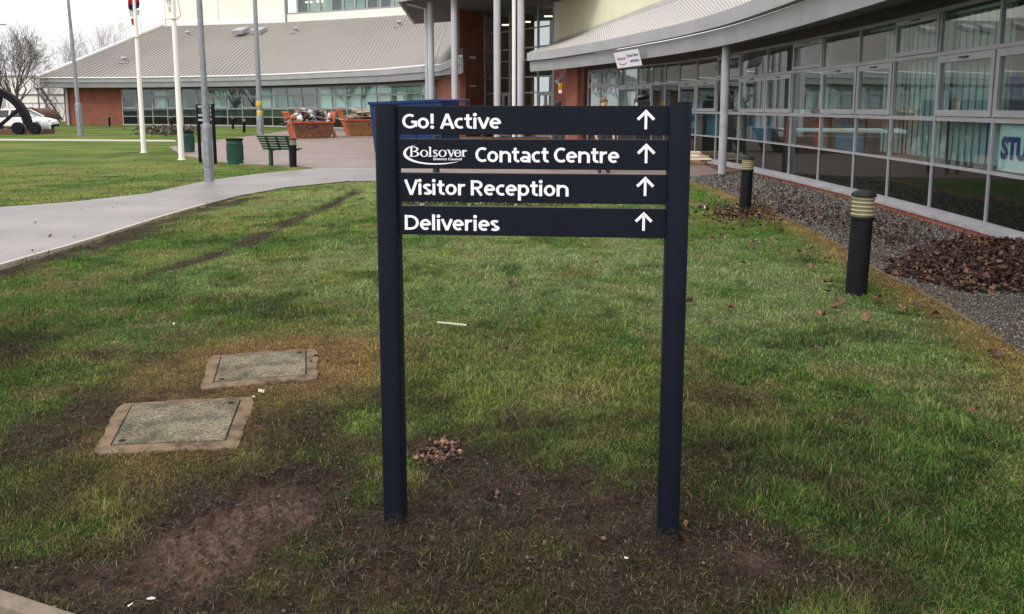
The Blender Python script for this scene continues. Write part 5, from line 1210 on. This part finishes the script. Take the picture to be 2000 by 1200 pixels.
MB().tube([(x*1, y-.03, z) for x, y, z in V[1:-1]], .07, 6).build("arch_ring", "skip_rust", ar, True)
# far low fence and dark hedge line so that the horizon is not bare
fe = thing("mesh_fence", at(20, 236, 92), "thin grey mesh fence in front of the pale hall", "fence")
f0, f1 = at(-120, 236, 90), at(66, 236, 90)
for k in range(9): c = f0.lerp(f1, k/8); MB().cyl((c.x, c.y, 0), (c.x, c.y, 2.0), .035, n=6).build("fence_post", "drum_grey", fe, True)
for z in (.3, .9, 1.5, 1.98): MB().bar((f0.x, f0.y, z), (f1.x, f1.y, z), .02, .02).build("wire", "drum_grey", fe, True)

# cars
def car(name, loc, rz, m, lab):
    t = thing(name, loc, lab, "car", None, rz)
    st = [(-2.05, .30, .62, .55), (-1.98, .24, .74, .70), (-1.6, .2, .92, .80), (-.9, .18, .96, .86), (0, .18, .97, .87), (.9, .18, .95, .86), (1.45, .2, .88, .83), (1.9, .22, .76, .74), (2.08, .30, .60, .60)]
    V, Fc = [], []; n_ = 10
    for x, zb, zt_, hw in st:
        for k in range(n_):
            w = 2*math.pi*(k+.5)/n_; c_, s_ = math.cos(w), math.sin(w); f = lambda a: math.copysign(abs(a)**.45, a)
            V.append((x, hw*f(c_), (zb+zt_)/2 + (zt_-zb)/2*f(s_)))
    for i in range(len(st)-1):
        for k in range(n_): Fc.append((i*n_+k, (i+1)*n_+k, (i+1)*n_+(k+1) % n_, i*n_+(k+1) % n_))
    Fc += [tuple(range(n_)), tuple(range(len(V)-1, len(V)-n_-1, -1))]
    MB().add(V, Fc).build("body", m, t, smooth_=True)
    g = [(-1.75, .93, .74), (-1.25, 1.40, .60), (.15, 1.44, .60), (1.0, .94, .74)]
    mb = MB(); 
    for i in range(3):
        a, b = g[i], g[i+1]
        if i == 1: mb.hexa([(a[0], -a[2], a[1]-.03), (b[0], -b[2], b[1]-.03), (b[0], b[2], b[1]-.03), (a[0], a[2], a[1]-.03), (a[0], -a[2]*.93, a[1]+.03), (b[0], -b[2]*.93, b[1]+.03), (b[0], b[2]*.93, b[1]+.03), (a[0], a[2]*.93, a[1]+.03)])
        else: 
            for s in (-1, 1): mb.bar((a[0], a[2]*s, a[1]), (b[0], b[2]*s, b[1]), .10, .08)
    for s in (-1, 1): mb.bar((-.55, .60*s, 1.40), (-.55, .76*s, .92), .10, .06)
    mb.build("roof", m, t)
    mb = MB(); mb.hexa([(-1.68, -.73, .92), (.95, -.73, .92), (.95, .73, .92), (-1.68, .73, .92), (-1.22, -.585, 1.38), (.13, -.585, 1.38), (.13, .585, 1.38), (-1.22, .585, 1.38)]); mb.build("windows", "car_glass", t)
    for x in (-1.28, 1.30):
        for s in (-1, 1):
            w = MB().cyl((x, s*.70, .31), (x, s*.885, .31), .31, n=20).build("wheel", "tyre", t, smooth_=True); MB().cyl((x, s*.80, .31), (x, s*.893, .31), .19, n=14).build("rim", "rim", w, smooth_=True)
    for s in (-1, 1):
        MB().box((1.93, .55*s, .66), (.14, .24, .10)).build("headlight", "rim", t, bevel=.02); MB().box((-1.99, .55*s, .74), (.08, .22, .12)).build("tail_light", "red_paint", t, bevel=.02)
    MB().box((2.03, 0, .36), (.12, 1.1, .16)).build("bumper", "bollard_black", t, bevel=.03)
    return t
p = at(14, 250, 56); car("parked_car", Vector((p.x, 58, 0)), R(3), "white_car", "white hatchback parked behind the black wheel sculpture")
p = gp(4, 590); car("parked_car", Vector((-5.42, 4.75, -.045)), R(2), "silver_car", "silver car whose front corner enters at the photo's left edge")
# winding-wheel memorial
Yw = 51.0; mw = thing("winding_wheel", at(5, 262, Yw), "black iron half winding wheel on a low brick plinth at far left", "sculpture")
c0 = at(-12, 256, Yw); rw_ = 75*Yw/F
arc = [(c0.x + rw_*math.cos(w), Yw, c0.z + rw_*1.12*math.sin(w)) for w in np.linspace(.05, math.pi-.05, 40)]
def rimbar(pts, w_, d_, name):
    mb = MB(); 
    for a, b in zip(pts[:-1], pts[1:]): mb.bar(a, b, d_, w_, up=(0, 0, 1))
    mb.build(name, "black_iron", mw, True)
V, Fc = [], []
for i, w in enumerate(np.linspace(.02, math.pi-.02, 40)):
    for rr_, yy in ((rw_, -.2), (rw_-.38, -.2), (rw_-.38, .2), (rw_, .2)): V.append((c0.x+rr_*math.cos(w), Yw+yy, c0.z+rr_*1.12*math.sin(w)))
for i in range(39):
    for k in range(4): Fc.append((i*4+k, i*4+(k+1) % 4, i*4+4+(k+1) % 4, i*4+4+k))
Fc += [(0, 1, 2, 3), (159, 158, 157, 156)]
MB().add(V, Fc).build("rim", "black_iron", mw, True)
for w in (.04, .62, 1.25, 1.9, 2.5, 3.1): MB().bar(c0, (c0.x+(rw_-.2)*math.cos(w), Yw, c0.z+(rw_-.2)*1.12*math.sin(w)), .18, .16).build("spoke", "black_iron", mw, True)
MB().cyl((c0.x, Yw-.3, c0.z), (c0.x, Yw+.3, c0.z), .4, n=20).build("hub", "black_iron", mw, True, True)
pl0 = at(-140, 263, Yw-.3); MB().box((c0.x, Yw, .14), (6.4, 1.7, .28)).build("plinth", "brown_brick", mw, True)
for px, lab in ((34, "left of two black discs standing below the winding wheel"), (66, "right of two black discs standing below the winding wheel")):
    c = at(px, 249, Yw-1.0); d = thing("iron_disc", (c.x, c.y, 0), lab, "disc", "black discs below the winding wheel")
    MB().cyl((c.x, Yw-1.05, .36), (c.x, Yw-.8, .36), .345, n=24).build("disc", "black_iron", d, True, True); MB().cyl((c.x+.02, Yw-.8, .34), (c.x+.02, Yw-.74, .34), .33, n=24).build("backing", "drum_grey", d, True, True)
c = at(91, 246, 54); dr = thing("grey_drum", (c.x, c.y, 0), "open grey drum lying on its side by the brick end wall", "drum")
V = MB(); V.lathe([(.30, .0), (.32, -.75), (.28, -.75), (.27, -.05)], 20); M_ = Euler((R(-90), 0, R(-35))).to_matrix(); V.v = [tuple(M_ @ Vector((x, y, z)) + Vector((c.x, c.y, .31))) for x, y, z in V.v]; V.build("shell", "drum_grey", dr, True, True)
MB().cyl((c.x, c.y-.03, .22), (c.x+.03, c.y+.2, .22), .16, n=14).build("core", "white_trim", dr, True, True)

# ================================================================== LEAVES, LITTER, RUBBLE
def leaf_mesh(seed, m):
    rr = random.Random(seed); n_ = 10; V = [(0, 0, .008)]; 
    for k in range(n_):
        a = 2*math.pi*k/n_; r_ = (.055 if k % 2 == 0 else .032)*rr.uniform(.75, 1.25)*(1.3 if k == 0 else 1); V.append((r_*math.cos(a), r_*math.sin(a)*.8, .004 + rr.uniform(.0, .034)))
    Fc = [(0, 1+k, 1+(k+1) % n_) for k in range(n_)]; o = len(V); V += [(-.05, .0, .004), (-.095, .008, .012), (-.095, .012, .012), (-.05, .004, .004)]; Fc.append((o, o+1, o+2, o+3))
    me = bpy.data.meshes.new("fallen_leaf"); me.from_pydata(V, [], Fc); me.materials.append(MATS[m]); return me
LM = [leaf_mesh(s, m) for s, m in ((1, "leaf_a"), (2, "leaf_b"), (3, "leaf_c"), (4, "leaf_a"), (5, "leaf_b"))]
spots = [(1166, 518, 1), (1475, 478, 1), (1470, 492, 0), (1580, 494, 2), (1612, 512, 1), (1585, 530, 1), (1565, 535, 0), (1618, 558, 0), (1618, 577, 2), (1630, 610, 0), (1640, 597, 0), (1605, 625, 1), (1690, 630, 1), (1715, 590, 0), (1760, 612, 1), (1830, 622, 0), (1428, 608, 0), (1452, 520, 2), (1510, 475, 1), (1525, 455, 0), (1560, 498, 1), (1655, 525, 1), (1345, 598, 0), (1390, 470, 0), (1940, 702, 2), (1750, 592, 2), (1790, 605, 2), (1410, 465, 2), (1500, 440, 0), (1590, 690, 0), (1900, 812, 0), (1000, 560, 2), (1505, 690, 2), (900, 487, 1)]
for i, (px, py, k) in enumerate(spots):
    o = bpy.data.objects.new("fallen_leaf", LM[k if k < 3 else 0] if i % 2 else LM[(k+3) % 5 if k < 2 else 2]); COL.objects.link(o); p = gp(px, py); o.location = p + Vector((0, 0, .022)); o.rotation_euler = (random.uniform(-.3, .3), random.uniform(-.3, .3), random.random()*6.28); s = random.uniform(.7, 1.15); o.scale = (s, s, s*1.3)
    reg = "close round the nearest bollard" if 1540 < px < 1720 and py > 500 else "between the two right-hand bollards" if 1400 < px < 1700 and py < 545 else "along the gravel edging" if px > 1700 and py < 660 else "out on the open right-hand lawn" if px > 1300 else "on the lawn framed by the sign posts"
    tag(o, ["curled brown", "pale tan", "dark shrivelled"][k] + " fallen leaf " + reg, "leaf", "single fallen leaves on the lawn")
tag(bpy.data.objects["fallen_leaf"], "largest tan leaf on bright grass under the Deliveries board", "leaf", "single fallen leaves on the lawn")
def leaf_heap(name, pts, lab, pal, seed, smin=.010, smax=.032):
    g = np.random.default_rng(seed); n_ = len(pts); s = smin + (smax-smin)*g.random(n_)
    d1 = g.normal(size=(n_, 3)); d1[:, 2] *= .5; d1 /= np.linalg.norm(d1, axis=1)[:, None]; d2 = np.cross(d1, g.normal(size=(n_, 3))); d2 /= np.linalg.norm(d2, axis=1)[:, None]; nn = np.cross(d1, d2)
    P = np.array(pts); q = lambda a, b, c: P + d1*(a*s)[:, None] + d2*(b*s)[:, None] + nn*(c*s)[:, None]
    one = np.ones(n_); cv = (g.random(n_)-.3)*.9
    V = np.stack([q(-one, 0*one, 0*one), q(-.2*one, -.7*one, cv*.6), q(.5*one, -.5*one, cv), q(1.1*one, 0*one, cv*.5), q(.4*one, .6*one, cv), q(-.3*one, .65*one, cv*.5), q(.1*one, 0*one, -cv*.35)], 1)
    Fl = np.array([(0, 1, 6), (1, 2, 6), (2, 3, 6), (3, 4, 6), (4, 5, 6), (5, 0, 6)]); col = np.array(pal)[g.integers(0, len(pal), n_)]*(.6+.8*g.random(n_))[:, None]
    o = npmesh(name, V.reshape(-1, 3), (np.arange(n_)[:, None, None]*7 + Fl[None]).reshape(-1, 3), "leaf_mix", np.repeat(col, 7, 0)); tag(o, lab, "leaves"); o["kind"] = "stuff"; return o
PALF = [(.050, .024, .016), (.040, .020, .014), (.030, .016, .012), (.070, .035, .023), (.11, .062, .040), (.024, .014, .011)]
H0 = gp(1885, 520); g = np.random.default_rng(3); pts = []
ax_ = (gp(2000, 520) - gp(1745, 520)).length
PX_, PY_ = g.uniform(1725, 2160, 60000), g.uniform(446, 575, 60000); G_ = np.array([gp(a_, b_)[:2] for a_, b_ in zip(PX_, PY_)])
nz_ = fbm(G_[:, 0]*2.2, G_[:, 1]*2.2, 200, 3); e_ = 1 - ((PX_-1955)/225)**2 - ((PY_-518-(PX_-1955)*.02)/48)**2 + (nz_-.5)*1.3
ok = (e_ > 0) & (g.random(60000) < .12 + e_*1.4); hg_ = .20*np.clip(e_, 0, 1)**.8*np.clip((PX_-1730)/150, .08, 1)*(.6+.8*nz_)
pts = np.c_[G_, g.random(60000)*hg_ - .015][ok][:15000]
leaf_heap("leaf_pile", pts, "deep drift of dead brown leaves against the glazed wall", PALF + [(.020, .012, .010), (.15, .085, .05)], 5)
pts = []
for k in range(1300):
    a = g.normal(size=2)*(1 if k < 1050 else 2.2); p = gp(1450+a[0]*38, 417+a[1]*9); pts.append((p.x, p.y, .01+g.random()*.05))
leaf_heap("leaf_scatter", pts, "ring of brown leaves round the second bollard", PALF + [(.22, .12, .07), (.10, .048, .03)], 6)
pts = []
for k in range(1500):
    px = g.uniform(1400, 1960); t = (px-1480)/310; p = gp(px, 365 + t*95 + g.normal()*17 + 12); 
    if in_poly(np.array([p.x]), np.array([p.y]), GRAVEL)[0]: pts.append((p.x, p.y, .0+g.random()*.04))
leaf_heap("wall_foot_leaves", pts, "thin drift of brown leaves on the gravel at the wall foot", PALF, 7)
# ground-cover planting at the far edge of the lawn and by the flagpoles
pts = []
for k in range(2600): p = gp(g.uniform(760, 1130), g.uniform(391, 403)); pts.append((p.x, p.y, .01+g.random()*.10))
leaf_heap("ground_cover", pts, "strip of low leafy planting across the lawn behind the sign", [(.03, .055, .015), (.05, .075, .02), (.10, .12, .04), (.03, .04, .015), (.16, .10, .05), (.4, .38, .28)], 8)
pts = []
for k in range(1500): p = gp(g.normal(330, 26), g.normal(260, 2.5)); pts.append((p.x, p.y, .02+g.random()*.35))
leaf_heap("border_planting", pts, "low brownish border planting on the far lawn by the flagpoles", [(.06, .07, .035), (.10, .075, .05), (.045, .055, .03), (.14, .10, .08)], 9, .05, .12)
pts = []
for k in range(26):
    p = gp(g.uniform(-50, 640), g.uniform(335, 500))
    if in_poly(np.array([p.x]), np.array([p.y]), PATH)[0]: pts.append((p.x, p.y, .012))
leaf_heap("path_debris", pts, "few dark scraps of leaf and dirt on the tarmac path", PALF, 12, .010, .032)
# litter
s0, s1 = gp(855, 638.5), gp(911, 643); o = MB().bar(s0+Vector((0, 0, .035)), s1+Vector((0, 0, .03)), .012, .008).build("white_stick", "litter_white"); tag(o, "thin white stick lying on grass between the sign posts", "stick")
for i, (px, py, s, lab) in enumerate(((511, 771, .028, "larger white scrap of rubble between the two manhole covers"), (496, 781, .022, "small white scrap of rubble beside the nearer manhole cover"), (295, 1180, .022, "white scrap of paper in grass near the kerb"), (256, 1192, .016, "tiny white scrap beside the kerb corner"), (1375, 408, .06, "white scrap of litter left of the second bollard's leaves"), (340, 637, .018, "small white scrap on grass left of the covers"), (1223, 1100, .011, "tiny cream chip of stone in the mud between posts"))):
    mb = MB(); s *= .75; mb.box((0, 0, 0), (s*1.6, s, s*.3), Euler((.3, .35, .5+i)).to_matrix()); rr = random.Random(i); mb.v = [(x*rr.uniform(.5, 1.3), y*rr.uniform(.4, 1.3), z*rr.uniform(.5, 1.5)) for x, y, z in mb.v]
    o = mb.build("litter_scrap", "litter_white", bevel=s*.12); o.location = gp(px, py) + Vector((0, 0, .02)); tag(o, lab, "litter", "white scraps on the lawn")
def clods(name, spots_, n_, pal, lab, smin, smax, seed):
    g = np.random.default_rng(seed); V, Fc = [], []; 
    k = 0
    base = MB(); 
    for px, py, sx, sy, w in spots_:
        for _ in range(int(n_*w)):
            p = gp(px+g.normal()*sx, py+g.normal()*sy); r_ = smin+(smax-smin)*g.random()**2; z = float(relief(np.array([p.x]), np.array([p.y]))[0])
            O = oct_*r_*(.6+.8*g.random((6, 3)))*np.array((1, 1, .6)); a = g.random()*6.28; ca, sa = math.cos(a), math.sin(a)
            o = len(V); V += [(p.x+x*ca-y*sa, p.y+x*sa+y*ca+zz*.3, z+zz+r_*.25) for x, y, zz in O]; Fc += [tuple(int(i)+o for i in f) for f in Fo]
    col = np.array(pal)[g.integers(0, len(pal), len(V)//6)]*(.5+g.random(len(V)//6))[:, None]
    o = npmesh(name, np.array(V), np.array(Fc), "stone_mix", np.repeat(col, 6, 0)); tag(o, lab, "rubble"); o["kind"] = "stuff"; return o
clods("brick_rubble", [(862, 875, 16, 9, 1), (835, 890, 20, 8, .4), (968, 960, 3, 3, .08), (983, 985, 3, 3, .08), (1337, 1024, 3, 3, .06), (1182, 1060, 2, 2, .04)], 120, [(.15, .075, .05), (.10, .055, .04), (.22, .115, .08), (.055, .036, .027), (.04, .027, .02)], "small heap of orange brick rubble by the left sign post", .005, .018, 1)
clods("worm_casts", [(1000, 620, 420, 110, 1), (500, 560, 260, 90, .6), (1600, 760, 200, 90, .6), (400, 480, 220, 50, .4)], 150, [(.03, .021, .014), (.05, .035, .024), (.022, .016, .011)], "dark worm casts and crumbs of soil dotted over the lawn", .004, .016, 3)
clods("clay_clods", [(430, 1040, 80, 60, 1), (540, 980, 60, 25, .5), (930, 930, 70, 40, .7), (1060, 1110, 60, 10, .25), (1500, 1090, 80, 25, .5), (900, 1000, 150, 60, .7), (250, 1150, 150, 30, .4), (1350, 1050, 120, 50, .5), (640, 880, 80, 40, .3)], 420, [(.025, .018, .012), (.035, .024, .017), (.05, .034, .025), (.075, .05, .04), (.03, .02, .014), (.02, .014, .010), (.12, .085, .065)], "scattered dark and pinkish clods on the churned mud", .0015, .009, 2)
